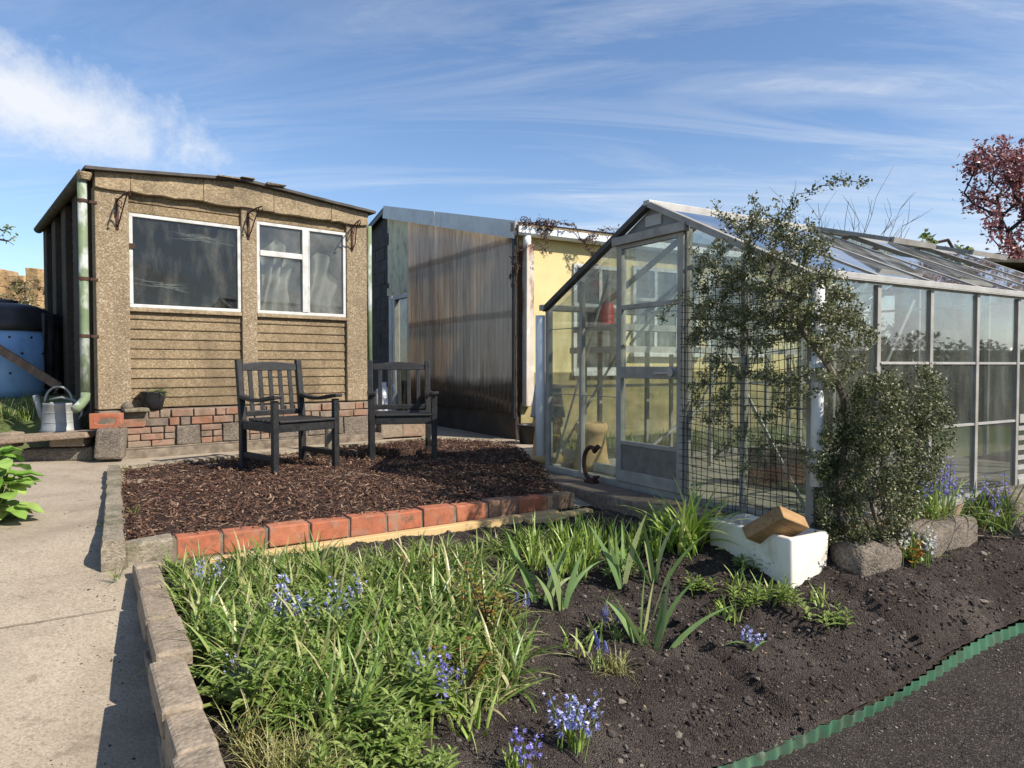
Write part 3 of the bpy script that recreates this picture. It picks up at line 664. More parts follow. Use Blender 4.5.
# things one sees through the panes: a sheet pinned inside the right window, a shelf behind the left
def drape(x0, x1, ztop, zbot, y, fold):
    mb = MB(); K, J = 26, 14; vs = []
    for j in range(J+1):
        for i in range(K+1):
            f = i/K; g = j/J
            vs.append((x0+(x1-x0)*f+.05*math.sin(g*4+f*3), y+fold*math.sin(f*19+g*3)+.02*mnoise.noise((f*6,g*4,fold*90)), ztop(f)+(zbot-ztop(f))*g))
    fs = [(j*(K+1)+i, j*(K+1)+i+1, (j+1)*(K+1)+i+1, (j+1)*(K+1)+i) for j in range(J) for i in range(K)]
    mb.add(vs, fs, 0, .5); return mb
mb = drape(1.62, 2.02, lambda f: 2.36-.5*abs(f-.4), 1.42, .16, .05); tag(mb.build('dust_sheet', M['grubby_cloth'], loc=SO, rot=ST, smooth=True), 'pale crumpled dust sheet hanging behind the divided shed window', 'sheet')
mb = drape(2.12, 2.58, lambda f: 2.0+.25*math.sin(f*4), 1.42, .18, .07); tag(mb.build('dust_sheet', M['grubby_cloth'], loc=SO, rot=ST, smooth=True), 'grey sheet slumped low behind the right pane of the divided window', 'sheet')
# gutter along the left eave and the painted downpipe
mb = MB(); K = 10; vs = []; yy = [-.07, LEN+.05]
for y in yy:
    for rr_ in (.055, .044):
        for k in range(K+1):
            t = math.pi+math.pi*k/K; vs.append((-.08+rr_*math.cos(t), y, 2.725-.02*(y/LEN)+rr_*math.sin(t)))
n = K+1; fs = []
for k in range(K):
    fs += [(k,k+1,2*n+k+1,2*n+k),(n+k,3*n+k,3*n+k+1,n+k+1),(k,n+k,n+k+1,k+1),(2*n+k,2*n+k+1,3*n+k+1,3*n+k)]
fs += [(0,2*n,3*n,n),(K,n+K,3*n+K,2*n+K)]
mb.add(vs, fs, 0, .5); gu = mb.build('gutter', M['gutter_dark'], shed)
mb = MB(); mb.lathe([(.0,-.0),(.045,0),(.065,.05),(.065,.065),(.055,.065)], 14, (-.085,-.03,2.645)); mb.build('rainwater_hopper', M['fascia'], gu)
dp = MB(); dp.tube([(-.10,.0,2.68),(-.10,.0,1.2),(-.10,.0,.62)], .040, 14); dp.tube([(-.10,.0,.64),(-.105,-.01,.585),(-.15,-.05,.53),(-.20,-.10,.49)], .042, 12)
dpo = dp.build('downpipe', M['pipe_paint'], shed, smooth=True)
for z in (2.45, 1.72, 1.18):
    mb = MB(); mb.lathe([(.040,-.015),(.048,-.015),(.048,.015),(.040,.015)], 16, (-.10,0,z)); mb.box(-.045,-.01,z-.012,.02,.01,z+.012); mb.build('pipe_clip', M['iron'], dpo)
mb = MB(); mb.tube([(WID+.045,.03,2.6),(WID+.045,.03,.5)], .03, 12); mb.build('downpipe', M['pipe_paint'], shed, smooth=True)
# iron hanging-basket brackets
for x, z, L, s in ((.19, 2.50, .30, 1),(1.45, 2.55, .26, 1),(2.68, 2.55, .30, -1)):
    mb = MB(); mb.box(x-.012, -.012, z-.28, x+.012, -.002, z+.02)
    mb.tube([(x,-.01,z),(x+.03*s,-L*.6,z+.03),(x+.05*s,-L,z+.035),(x+.055*s,-L-.02,z+.0),(x+.05*s,-L+.02,z-.02)], .008, 6)
    mb.tube([(x,-.01,z-.26),(x+.01,-.06,z-.2),(x+.03*s,-L*.55,z-.06),(x+.04*s,-L*.8,z+.02)], .007, 6)
    mb.tube([(x,-.012,z-.04),(x+.02*s,-L*.3,z-.09),(x+.02*s,-L*.36,z-.03),(x+.01*s,-L*.2,z-.01)], .006, 6)
    mb.build('hanging_bracket', M['iron'], shed)
for x, z in ((.05,2.3),(.12,2.25),(.26,1.9),(.25,1.3),(.06,1.1),(2.8,1.9),(2.72,1.3),(1.5,1.2),(1.43,1.8)):
    pass
# plinth: concrete footing, block course and two brick courses, each brick laid separately
mb = MB(); mb.box(-.02, -.20, -.02, WID+.1, .0, .085, jit=.006); mb.box(-.03,-.13,.085,WID,-.002,.10,jit=.003)
mb.box(-.0, -.075, .1, WID, .155, .462); mb.build('plinth_footing', M['mortar'], shed, bevel=.01)
mb = MB(); x = .01
lay = [(.22,'k'),(.44,'b'),(.24,'k'),(.22,'b'),(.28,'k'),(.22,'b'),(.44,'k'),(.44,'k'),(.4,'k')]
for w_, kd in lay:
    if kd == 'k': mb.box(x, -.115, .10, min(x+w_-.012,WID), .0, .295, 1, random.random(), jit=.008)
    else:
        for r_ in range(3):
            xx = x-(.0)
            while xx < x+w_-.03:
                ee = min(xx+random.choice((.215,.12,.215)), x+w_); mb.box(xx, -.105+random.uniform(-.006,.006), .10+r_*.066, ee-.01, 0, .158+r_*.066, 0, random.random(), jit=.003); xx = ee
    x += w_
mb.build('block_course', [M['brick'], M['rough_stone']], shed, bevel=.008)
for row, (z0, xs0) in enumerate(((.302,.18),(.384,.42))):
    mb = MB(); x = xs0
    while x < WID-.02:
        ln = random.choice((.215,.215,.105)); e = min(WID, x+ln); rn = random.choice([.1,.3,.2,.25,.45,.05] if row else [.1,.2,.15,.6,.3,.05,.95])
        mb.box(x, -.11+random.uniform(-.008,.008), z0, e-.012, 0, z0+.074, 0, rn, jit=.004); x = e
    mb.build('brick_course', M['brick'], shed, bevel=.007)
mb = MB(); mb.box(.0, -.10, .302, .42, 0, .45, jit=.008); mb.build('brick_course', M['mortar'], shed, bevel=.01)

# ------------------------------------------------------------------ small things at the shed foot
def lone_brick(name, label, p, rot, dims, mat, frog=False):
    L, D, H = dims; t = thing(name, label, 'brick', p, rot)
    mb = MB(); mb.box(-L/2, -D/2, 0, L/2, D/2, H, 0, .08, jit=.003); body = mb.build('brick_body', mat, t, bevel=.006)
    if frog:
        rim = MB(); ring = [(L*.36*math.copysign(abs(math.cos(a))**.5, math.cos(a)), H*.5+H*.30*math.copysign(abs(math.sin(a))**.6, math.sin(a)), ) for a in np.linspace(0,2*math.pi,25)[:-1]]
        ins = [(x*.86, H*.5+(z-H*.5)*.66) for x, z in ring]
        n = len(ring); v = [(x,-D/2-.004,z) for x,z in ring]+[(x,-D/2-.0015,z) for x,z in ins]
        rim.add(v, [(i,(i+1)%n,n+(i+1)%n,n+i) for i in range(n)], 0, .3); 
        rim.add([(x,-D/2-.0015,z-.0) for x,z in ins], [tuple(range(n))], 1, .8); rim.build('brick_frog', [mat, M['mortar']], t)
    return t
p = SH(.03, -.25, .315); lone_brick('frogged_brick', 'single orange brick on edge with its hollow facing out', p, ST-.45, (.27,.085,.14), M['orange_brick'], True)
mb = MB(); mb.box(-.12,-.08,0,.12,.08,.28,jit=.02); o = mb.build('stone_block', M['rough_stone'], bevel=.025); o.location = SH(.06,-.26,.03); o.rotation_euler=(0,0,ST-.35); tag(o,'rough mossy stone block under the single frogged brick','stone block')
mb = MB(); mb.box(-.36,-.10,0,.30,.10,.15,jit=.02); o = mb.build('stone_block', M['rough_stone'], bevel=.03); o.location = atz(52,462,.645)+np.array((.02,.14,-.02)); o.rotation_euler=(0,0,.12); tag(o,'long low stone at the path edge beneath the raised slab','stone block')
mb = MB(); mb.box(-.15,-.10,0,.15,.1,.115,jit=.008); o = mb.build('stone_block', M['cap_stone'], bevel=.012); o.location = atY(71,446,6.62); o.rotation_euler=(0,0,.14); tag(o,'squared brown block propping right end of the raised slab','stone block')
slab = MB(); slab.box(-.40,-.17,-.03,.40,.17,.03,jit=.006); o = slab.build('stone_slab', M['cap_stone'], bevel=.01); o.location = atY(48,436.5,6.55); o.rotation_euler=(0,rad(-3.5),.16); tag(o,'thin stone slab raised like a bench beside the shed','slab')
mb = MB(); mb.box(-.06,-.1,0,.06,.1,.14,jit=.008); o = mb.build('stone_block', M['cap_stone'], bevel=.012); o.location = atY(12,447,6.62); o.rotation_euler=(0,0,.1); tag(o,'small block under the left end of the raised slab','stone block')
# watering can
wp = atY(62, 431, 6.95)
wc = thing('watering_can', 'old galvanised watering can standing behind the raised stone slab', 'watering can', wp, rad(180)); wc.scale = (1.25,1.25,1.08)
mb = MB(); mb.lathe([(0,.0),(.145,.0),(.15,.012),(.14,.03),(.125,.24),(.13,.25),(.125,.262),(.115,.262),(.115,.03),(0,.03)], 28); mb.lathe([(.132,.08),(.139,.085),(.132,.092)],28); mb.lathe([(.128,.17),(.134,.175),(.128,.182)],28)
mb.build('body', M['galv'], wc, smooth=True)
mb = MB(); mb.tube([(.12,0,.06),(.16,.0,.16),(.19,0,.27),(.205,0,.33)], [.03,.026,.023,.024], 12); mb.build('spout', M['galv'], wc, smooth=True)
mb = MB(); mb.tube([(.11*math.cos(a)+.02, 0, .26+.15*math.sin(a)) for a in np.linspace(0,math.pi,14)], .010, 8); mb.build('top_handle', M['galv'], wc, smooth=True)
mb = MB(); mb.tube([(.09,0,.29),(.0,0,.31),(-.10,0,.285),(-.165,0,.23),(-.16,0,.15),(-.12,0,.09)], .011, 8); mb.build('rear_handle', M['galv'], wc, smooth=True)
# black pot on the plinth with sprigs, pebble
pp = SH(.47, -.055, .465)
pot = thing('plant_pot', 'small black plastic pot on the brick plinth with thin green sprigs', 'plant pot', pp)
mb = MB(); mb.lathe([(0,.0),(.085,.0),(.108,.10),(.118,.17),(.12,.175),(.11,.178),(.10,.15),(0,.15)], 20); 
for v in mb.v: v[:,2] += .0
mb.build('pot', M['pot_black'], pot, smooth=True)
mb = MB()
for i in range(26):
    a = random.gauss(0,.9); L = random.uniform(.08,.22); p0 = np.array((random.uniform(-.06,.08), random.uniform(-.06,.06), .15)); d = np.array((math.cos(a)*random.uniform(.4,1), math.sin(a)*.7, random.uniform(.25,.8)))
    pts = [p0+d*L*f+np.array((0,0,-.16*f*f*L*3)) for f in (0,.35,.7,1)]; mb.tube(pts, [.004,.004,.003,.001], 4)
mb.build('foliage', M['grass_leaf'], pot)
mb = MB(); mb.lathe([(0,-.04),(.06,-.03),(.075,.0),(.05,.045),(.015,.07),(0,.072)], 12); o = mb.build('grey_pebble', M['rough_stone'], loc=SH(.235,-.09,.50), smooth=True); o.scale=(.8,.65,.75); tag(o,'small grey pebble lying on shed plinth left of the black pot','pebble')
mb = MB(); mb.box(-.11,-.09,0,.11,.05,.035,jit=.006); o = mb.build('stone_slip', M['kerb'], loc=SH(.30,-.10,.452), rot=ST, bevel=.01); tag(o,'thin pale stone slip bedded on the plinth under the pebble','stone')
# compost bin, its lid, and the plank
cpos = atY(8, 396, 8.1)
def zbank(x, y): 
    t = sm((y-6.55)/1.1)*sm((-4.25-x)/.25+.3); return .60+.60*t+.03*mnoise.noise((x*2,y*2,0))
m = MB(); X = np.arange(-12,-3.9,.12); Y = np.arange(6.35,14,.14); vs=[(x,y,zbank(x,y) if x<-4.1 else .4) for y in Y for x in X]; n=len(X)
m.add(vs,[(j*n+i,j*n+i+1,(j+1)*n+i+1,(j+1)*n+i) for j in range(len(Y)-1) for i in range(n-1)],0,.5); tag(m.build('earth_bank', M['ground'], smooth=True), kind='structure')
bin_ = thing('compost_bin', 'pale blue plastic compost barrel with domed black lid left of the shed', 'compost bin', (cpos[0], 8.1, 1.16))
mb = MB(); mb.lathe([(.0,0),(.40,0),(.47,.12),(.505,.35),(.50,.55),(.45,.78),(.43,.80),(.40,.80),(.40,.76),(0,.76)], 40); mb.build('body', M['blue_plastic'], bin_, smooth=True)
mb = MB()
for z in (.30,.52,.70):
    for k in range(14):
        a = 2*math.pi*(k+(.5 if z==.52 else 0))/14; r = np.interp(z,[.12,.35,.55,.78],[.47,.505,.50,.45])+.001
        c = np.array((r*math.cos(a), r*math.sin(a), z)); e = np.array((math.cos(a),math.sin(a),0)); s_ = np.array((-math.sin(a),math.cos(a),0))
        mb = MB(); mb.tube([c-e*.01, c+e*.003], .014, 8); mb.build('vent_hole', M['pot_black'], bin_)
lid = MB(); lid.lathe([(.40,.77),(.47,.775),(.475,.84),(.46,.93),(.445,.945),(.44,.99),(.40,1.03),(.30,1.075),(.16,1.10),(.0,1.11)], 40)
lo_ = lid.build('lid', M['black_plastic'], bin_, smooth=True)
mb = MB(); mb.lathe([(.10,1.085),(.12,1.10),(.115,1.13),(.07,1.145),(0,1.147)], 20); mb.build('lid_knob', M['black_plastic'], lo_, smooth=True)
plank('wooden_plank', 'brown plank leaning diagonally across the blue compost barrel', 'plank', atY(-12,342,7.50), atY(60,387,7.56), .03, .09, M['bark'])
wv = MB(); K, J = 14, 18; vs = []
for j in range(J+1):
    for i in range(K+1):
        a = -.30+.9*i/K; g = j/J; r = .53+.03*math.sin(i*1.9+g*2)+.02*mnoise.noise((i*.6,g*4,0))
        vs.append((r*math.cos(a), r*math.sin(a), .98-.86*g))
wv.add(vs, [(j*(K+1)+i, j*(K+1)+i+1, (j+1)*(K+1)+i+1, (j+1)*(K+1)+i) for j in range(J) for i in range(K)], 0, .5)
o = wv.build('bin_liner', M['black_plastic'], loc=(cpos[0], 8.1, 1.16), smooth=True); tag(o, 'black sheeting hanging down the shed side of the compost barrel', 'sheeting'); sld = o.modifiers.new('thick','SOLIDIFY'); sld.thickness = .004
# tawny stone wall behind the bin
mb = MB(); q = atY(-30, 330, 13.0); q2 = atY(39.5, 330, 13.0)
hw = thing('stone_wall_stub', 'tawny rough stone wall stub behind the compost barrel', 'wall', (q[0], 13.0, .6))
x = 0; tot = q2[0]-q[0]; mb = MB()
while x < tot-.01:
    e = min(tot, x+random.uniform(.25,.45)); top = 3.32-.6+random.uniform(-.12,.06)-(.35 if x < .55*tot and random.random()<.4 else 0)
    z = 0
    while z < top-.02:
        zz = min(top, z+random.uniform(.2,.4)); mb.box(x, random.uniform(-.05,.03), z, e, .8, zz, 0, random.random(), jit=.012); z = zz
    x = e
mb.build('stonework', M['quarry'], hw, bevel=.015)
# wooden stake behind the left chair
mb = MB(); mb.tube([(0,0,0),(.0,0,.28)], [.055,.05], 10); o = mb.build('wooden_stake', M['kerb'], loc=atz(330,452,.66)); tag(o,'short grey round post behind the left black chair','post')
# pale watering can / jug behind the right chair, by the porch door
jp = atz(383, 427, .72); jg = thing('water_jug', 'white plastic jug seen through the slats of the right chair', 'jug', np.array(jp))
mb = MB(); mb.lathe([(0,0),(.12,0),(.125,.02),(.125,.40),(.09,.50),(.05,.53),(.05,.60),(0,.60)], 18); mb.build('body', M['pvc'], jg, smooth=True)
mb = MB(); mb.tube([(.05,0,.52),(.15,0,.56),(.17,0,.45),(.12,0,.35)], .014, 8); mb.build('handle', M['pvc'], jg, smooth=True)
for (px, y_, w, lab) in ((390,437,.3,'pale concrete block on the porch step beyond the right chair'),(412,436,.32,'second concrete block along the step, right of the pale block')):
    mb = MB(); mb.box(-w/2,-.1,0,w/2,.1,.2,jit=.008); o = mb.build('concrete_block', M['cap_stone'], loc=atz(px,y_,.66), rot=.5, bevel=.012); tag(o, lab, 'block')
# ------------------------------------------------------------------ yellow workshop with corrugated porch
WA, WB = 1.099, 2.257; WO = G(WA, WB, .60)
ws = thing('workshop', 'yellow rendered workshop with brown corrugated plastic end wall and white gutter', 'workshop', WO, TH)
HZ = 2.58; RB, RZ = 4.27, 3.62         # eave height, ridge offset and height above WO
mb = MB(); mb.box(.0, .0, 0.55, 6.2, .15, HZ-.02); mb.build('yellow_wall', M['yellow'], ws)
mb = MB(); mb.box(.01,-.03,0,6.2,.1,.86)
mb.build('stone_base', M['yellow_stone'], ws, bevel=.003)
mb = MB(); mb.box(.16, 5.4, 0, 6.2, 5.5, 3.1); mb.box(6.08, .15, 0, 6.2, 5.4, 2.6); mb.build('rear_wall', M['blockwork'], ws)
# roof slopes and grey barge board
mb = MB(); sky_ = MB()
for (b0, z0, b1, z1) in ((-.16,HZ+.0,RB,RZ),(RB,RZ,8.6,HZ+.05)):
    d = np.array((0,b1-b0,z1-z0)); L = np.linalg.norm(d); d/=L; nrm = np.array((0,-d[2],d[1]))
    a0 = 1.75 if b0 < 0 else -.08
    c = np.array(((a0+6.32)/2,(b0+b1)/2,(z0+z1)/2))+nrm*.04; mb.obox(c,(1,0,0),d,nrm,(6.32-a0)/2,L/2,.03)
    if b0 < 0: c = np.array(((1.75-.08)/2,(b0+b1)/2,(z0+z1)/2))+nrm*.04; sky_.obox(c,(1,0,0),d,nrm,(1.75+.08)/2-.002,L/2,.012)
M['clear_sheet'] = glassmat('cloudy_roof_plastic', .08, (.55,.54,.5), tint=(.97,.95,.9)); sky_.build('added_roof_light', M['clear_sheet'], ws)  # unseen clear roof strip, added so sun glows through the end wall
mb.build('roof', M['roof_sheet'], ws)
d = np.array((0,RB+.08,RZ-HZ-.02)); L=np.linalg.norm(d); d/=L; nrm=np.array((0,-d[2],d[1]))
for f0, f1 in ((0,.52),(.525,1)):
    mb = MB(); c = np.array((-.10,-.08,HZ-.02))+d*L*(f0+f1)/2; mb.obox(c,(1,0,0),d,nrm,.012,L*(f1-f0)/2,.105); mb.build('barge_board', M['gray_steel'], ws)
# corrugated translucent sheet end wall
m, nt_, P, out = newmat('smoky_corrugated_plastic')
vec = coords(nt_, (1,1,.09)); nz = noise_(nt_, vec, 11, 6, .6); rp = ramp(nt_, [(.38,.325,.27),(.60,.52,.43),(.78,.71,.60),(.95,.9,.79)], .25, .75); nt_.links.new(nz.outputs['Fac'], rp.inputs['Fac'])
obj_ = nt_.nodes.new('ShaderNodeTexCoord').outputs['Object']; sp = nt_.nodes.new('ShaderNodeSeparateXYZ'); nt_.links.new(obj_, sp.inputs[0])
nz2 = noise_(nt_, obj_, 2.2, 6, .6)
zj = math_(nt_, 'ADD', sp.outputs['Z'], math_(nt_, 'MULTIPLY', nz2.outputs['Fac'], .22))
low = ramp(nt_, [(1,1,1),(0,0,0)], 0.80/4, .92/4); nt_.links.new(math_(nt_, 'DIVIDE', zj, 4.0), low.inputs['Fac'])
col = mixc(nt_, low.outputs['Color'], rp.outputs['Color'], (.11,.097,.085))
for zc in (1.58, 2.47):      # rails behind, seen dark through the sheet, painted into its colour
    dz = math_(nt_, 'ABSOLUTE', math_(nt_, 'SUBTRACT', math_(nt_, 'ADD', sp.outputs['Z'], math_(nt_, 'MULTIPLY', math_(nt_,'SUBTRACT',nz2.outputs['Fac'],.5), .06)), zc))
    bnd = ramp(nt_, [(.5,.5,.5),(0,0,0)], .03, .055); nt_.links.new(dz, bnd.inputs['Fac']); col = mixc(nt_, bnd.outputs['Color'], col, (.15,.115,.085))
nt_.links.new(col, P.inputs['Base Color']); P.inputs['Roughness'].default_value = .14; P.inputs['Specular IOR Level'].default_value = .9
tr = nt_.nodes.new('ShaderNodeBsdfTransparent'); tr.inputs['Color'].default_value = (.75,.66,.55,1)
tl = nt_.nodes.new('ShaderNodeBsdfTranslucent'); nt_.links.new(mixc(nt_, .72, col, (.97,.90,.78)), tl.inputs['Color'])
mx = nt_.nodes.new('ShaderNodeMixShader'); mx.inputs[0].default_value = .42; nt_.links.new(P.outputs[0], mx.inputs[1]); nt_.links.new(tl.outputs[0], mx.inputs[2])
mx2 = nt_.nodes.new('ShaderNodeMixShader'); mx2.inputs[0].default_value = .10; nt_.links.new(mx.outputs[0], mx2.inputs[1]); nt_.links.new(tr.outputs[0], mx2.inputs[2])
nt_.links.new(mx2.outputs[0], out.inputs['Surface']); M['corrugated'] = m
def vz(b): return HZ+(RZ-HZ)*(b/RB)
for s0, s1, off in ((.02,1.62,0),(1.56,3.3,.006)):
    mb = MB(); bs = np.arange(s0, s1, .0127); vs = []
    for b in bs:
        x = -.05-off+.021*math.cos(2*math.pi*b/.10); top = vz(b)-.05
        vs += [(x+.004*mnoise.noise((b*3,z_,0)), b, z_) for z_ in np.linspace(.36+.03*mnoise.noise((b*4,1,1)), top, 9)]
    n = len(bs); mb.add(vs, [(i*9+k,(i+1)*9+k,(i+1)*9+k+1,i*9+k+1) for i in range(n-1) for k in range(8)], 0, .5)
    o = mb.build('corrugated_sheet', m, ws, smooth=True); sd_ = o.modifiers.new('thick','SOLIDIFY'); sd_.thickness=.0025
mb = MB()
for z in (.5,1.58,2.47): mb.box(.0,.15,z-.05,.05,3.3,z+.05)
for b in (.15,1.1,2.2,3.26): mb.box(.051,b,0.35,.10,b+.05,vz(b)-.06)
mb.build('stud_frame', M['timber_new'], ws)
mb = MB(); mb.box(-.04,.0,-.05,.12,3.3,.36,jit=.01); mb.build('concrete_upstand', M['concrete_dark'], ws, bevel=.015)
mb = MB(); mb.box(-.09,-.03,.3,-.04,.02,HZ-.03); mb.build('corner_batten', M['pot_black'], ws)
# cream panel, door, blockwork
mb = MB(); mb.prism([(3.3,2.22),(4.27,2.22),(4.27,vz(4.27)-.05),(3.3,vz(3.3)-.05)], (-.03,0,0), (0,1,0), (0,0,1), (1,0,0), .05); mb.build('cream_panel', M['cream_board'], ws)
mb = MB(); mb.box(-.045,3.3,2.14,-.031,4.27,2.27); mb.build('cream_panel', M['cream_board'], ws)
mb = MB(); mb.box(-.05,3.92,.1,.05,4.02,2.13); mb.box(-.045,4.06,.1,.03,4.2,2.13); mb.box(-.05,3.3,.1,.05,3.38,2.13); mb.box(-.05,3.38,2.05,.05,3.92,2.13); dr=mb.build('porch_door', M['white_frame'], ws, bevel=.006)
mb = MB(); mb.box(-.01,3.38,.1,.0,3.92,2.05); mb.build('pane', M['glass_shed'], dr)
mb = MB(); mb.box(.3,3.3,.1,.36,4.2,.95); mb.build('kick_board', M['dark_inside'], dr)
mb = MB()
for r_ in range(15):
    b = 4.205-(r_%2)*.22
    while b < 7.6:
        e = min(7.6, b+.44); b0 = max(4.205, b); z1 = .215*(r_+1)
        lim = RZ-(RZ-HZ)*(max(0,(b0+e)/2-RB)/RB)-.05
        if z1-.2 < lim: mb.box(-.03+random.uniform(-.003,.003), b0+.004, .215*r_+.004, .12, e-.004, min(z1-.004,lim), 0, random.random(), jit=.002)
        b = e
mb.build('block_wall', M['blockwork'], ws, bevel=.004)
mb = MB(); mb.prism([(4.205,0),(7.6,0),(7.6,RZ-(RZ-HZ)*(7.6-RB)/RB-.03),(RB,RZ-.03),(4.205,RZ-.05)],(-.022,0,0),(0,1,0),(0,0,1),(1,0,0),.1); mb.build('block_wall', M['blockwork'], ws)
mb = MB(); d2 = np.array((0,8.6-RB,HZ+.05-RZ)); L2=np.linalg.norm(d2); d2/=L2; n2_=np.array((0,-d2[2],d2[1])); mb.obox(np.array((-.09,RB,RZ))+d2*L2/2-n2_*.02,(1,0,0),d2,n2_,.015,L2/2,.035); mb.build('barge_board', M['pot_black'], ws)
# gutter, downpipe, windows on the sunny side
mb = MB()
mb.prism([(-.17,.02),(-.17,-.06),(-.14,-.085),(-.06,-.085),(-.03,-.06),(-.03,.02),(-.045,.02),(-.045,-.055),(-.065,-.07),(-.135,-.07),(-.155,-.055),(-.155,.02)], (-.1,0,HZ+.0), (0,1,0), (0,0,1), (1,0,0), 6.3)
g_=mb.build('gutter', M['pvc'], ws); mb=MB(); mb.tube([(.05,-.10,HZ-.08),(.05,-.10,HZ-.17),(.07,-.07,HZ-.24)],.05,12); mb.build('outlet', M['pvc'], g_, smooth=True)
mb = MB(); mb.box(-.12,-.05,HZ-.03,6.2,-.0,HZ+.07); mb.build('soffit_board', M['fascia'], ws)
M['pipe_flaky'] = pmat('flaking_brown_pipe', [(.45,.39,.32),(.60,.54,.46)], 4, .8, .3, 40, stain=[((.22,.08,.05),3.5,.5,.6,.9,(1.5,1.5,.4)),((.75,.7,.62),6,.6,.7,.8,(1,1,.6))])
mb = MB(); mb.box(.02,-.14,.45,.13,-.03,HZ-.18,jit=.004); mb.tube([(.0,-.03,HZ-.2),(.0,-.03,.5)],.022,8,1); mb.build('downpipe', [M['pipe_flaky'],M['iron']], ws, bevel=.012)
M['old_pane'] = glassmat('dusty_workshop_pane', .42, (.40,.42,.40), tint=(.55,.57,.56), dscale=1.2)
for (x0, x1, z0, z1, nb) in ((.80,1.66,.87,2.24,2),(1.78,3.0,1.12,2.28,3),(3.2,4.4,1.12,2.28,3)):
    mb = MB(); w=.05
    mb.box(x0,-.03,z0,x1,.0,z0+w); mb.box(x0,-.03,z1-w,x1,0,z1); mb.box(x0,-.03,z0+w,x0+w,0,z1-w); mb.box(x1-w,-.03,z0+w,x1,0,z1-w)
    for i in range(1,nb): xx=x0+(x1-x0)*i/nb; mb.box(xx-.025,-.028,z0+w,xx+.025,-.001,z1-w)
    zm=z0+(z1-z0)*.62; mb.box(x0+w,-.026,zm-.02,x1-w,-.002,zm+.02)
    wo=mb.build('window', M['white_frame'], ws)
    mb=MB(); mb.box(x0+.01,-.014,z0+.01,x1-.01,-.010,z1-.01); mb.build('pane', M['old_pane'], wo)
    mb=MB(); mb.box(x0+.02,-.007,z0+.02,x1-.02,-.003,z1-.02); mb.build('dark_backing', M['dark_inside'], wo)  # dark sheet on the solid wall, painted in for the unlit room
    mb=MB(); mb.box(x0-.04,-.09,z0-.06,x1+.04,-.0,z0-.003); mb.build('sill', M['white_frame'], wo, bevel=.006)
# ------------------------------------------------------------------ aluminium greenhouse
M['verge_rubber'] = pmat('black_verge_strip', [(.04,.04,.04),(.085,.083,.08)], 8, .6, .1, 30)
gh = thing('greenhouse', 'aluminium framed glass greenhouse with sliding door in its gable end', 'greenhouse', G(0,0,.65), TH)
GW, GL, GE, GR = 2.58, 3.92, 1.385, 2.0; HB = -GW/2
def gz(b): return GE+(GR-GE)*(1-abs(b-HB)/(GW/2))
f0 = MB()
f0.box(-.03,-GW-.03,-.35,GL+.03,-GW+.05,-.005); f0.box(-.03,-.05,-.2,GL+.03,.03,-.005); f0.box(-.03,-GW+.05,-.3,.05,-.05,-.005); f0.box(GL-.05,-GW+.05,-.2,GL+.03,-.05,-.005)
f0.build('base_kerb', M['cap_stone'], gh)
mb = MB(); mb.box(.055,-GW+.055,-.05,GL-.055,-.055,.0); mb.build('floor', M['floor_slab'], gh)
A, AL = M['alu'], M['alu_light']
def fbar(name, p, q, w=.035, h=.035, mat=None, up=(1,0,0)):
    mb = MB(); mb.bar(p, q, w, h, up); return mb.build(name, mat or A, gh, bevel=.003)
# sills, eaves, ridge
fbar('sill_rail', (0,-.0,.02),(0,-GW,.02),.05,.045); fbar('sill_rail', (0.03,-GW,.02),(GL,-GW,.02),.05,.05,AL,(0,0,1)); fbar('sill_rail', (.03,0,.02),(GL,0,.02),.05,.05,A,(0,0,1))
mb = MB()
mb.box(-.06,-GW-.045,GE-.006,GL+.05,-GW-.039,GE+.028); mb.box(-.06,-GW-.045,GE-.012,GL+.05,-GW+.015,GE-.0061); mb.box(-.06,-GW+.007,GE-.006,GL+.05,-GW+.015,GE+.02)
mb.build('eaves_gutter', AL, gh, bevel=.004)
mb = MB(); mb.box(-.06,-.015,GE-.02,GL+.05,.055,GE+.03); mb.build('eaves_gutter', A, gh, bevel=.006)
fbar('ridge_bar', (-.06,HB,GR+.02),(GL+.06,HB,GR+.02),.06,.035,AL,(0,0,1))
# verge rafters and gable triangle
for a in (-.03, GL+.03):
    for s in (0,-GW): fbar('verge_rafter', (a,s+(.012 if s==0 else -.012),GE-.012),(a,HB,GR+.015),.042,.052,M['verge_rubber'] if a<0 and s==0 else A)
fbar('corner_post', (0,-.012,.045),(0,-.012,GE-.02),.05,.045); fbar('corner_post', (0,-GW+.012,.045),(0,-GW+.012,GE-.02),.05,.045); fbar('corner_post',(GL,-.012,.045),(GL,-.012,GE),.05,.05); fbar('corner_post',(GL,-GW+.012,.045),(GL,-GW+.012,GE),.05,.05)
for b in (-.484,-2.10): fbar('glazing_bar', (0,b,.045),(0,b,gz(b)-.05),.032,.04)
# door and its slide rail
DB0, DB1 = -.965, -1.625; DT = 1.80
mb = MB()
for b in (DB0,DB1): mb.bar((0,b,.045),(0,b,gz(b)-.05),.045,.05,(1,0,0))
mb.build('door_jamb', A, gh, bevel=.003)
fbar('door_track', (-.045,-.93,DT),(-.045,-1.66,DT),.05,.06,A,(0,0,1))
mb = MB(); mb.prism([(DB0,DT+.04),(DB1,DT+.04),(DB1,gz(DB1)-.025),(HB,GR-.005),(DB0,gz(DB0)-.025)],(-.004,0,0),(0,1,0),(0,0,1),(1,0,0),.008); mb.build('gable_panel', M['gray_steel'] if False else pmat('grey_gable_glass', [(.16,.16,.155),(.24,.235,.225)], 4, .4, 0), gh)
mb = MB(); mb.box(-.012,HB-.10,1.865,-.005,HB+.06,1.94); mb.build('gable_label', M['alu_light'], gh)
door = bpy.data.objects.new('sliding_door', None); COL.objects.link(door); door.parent = gh
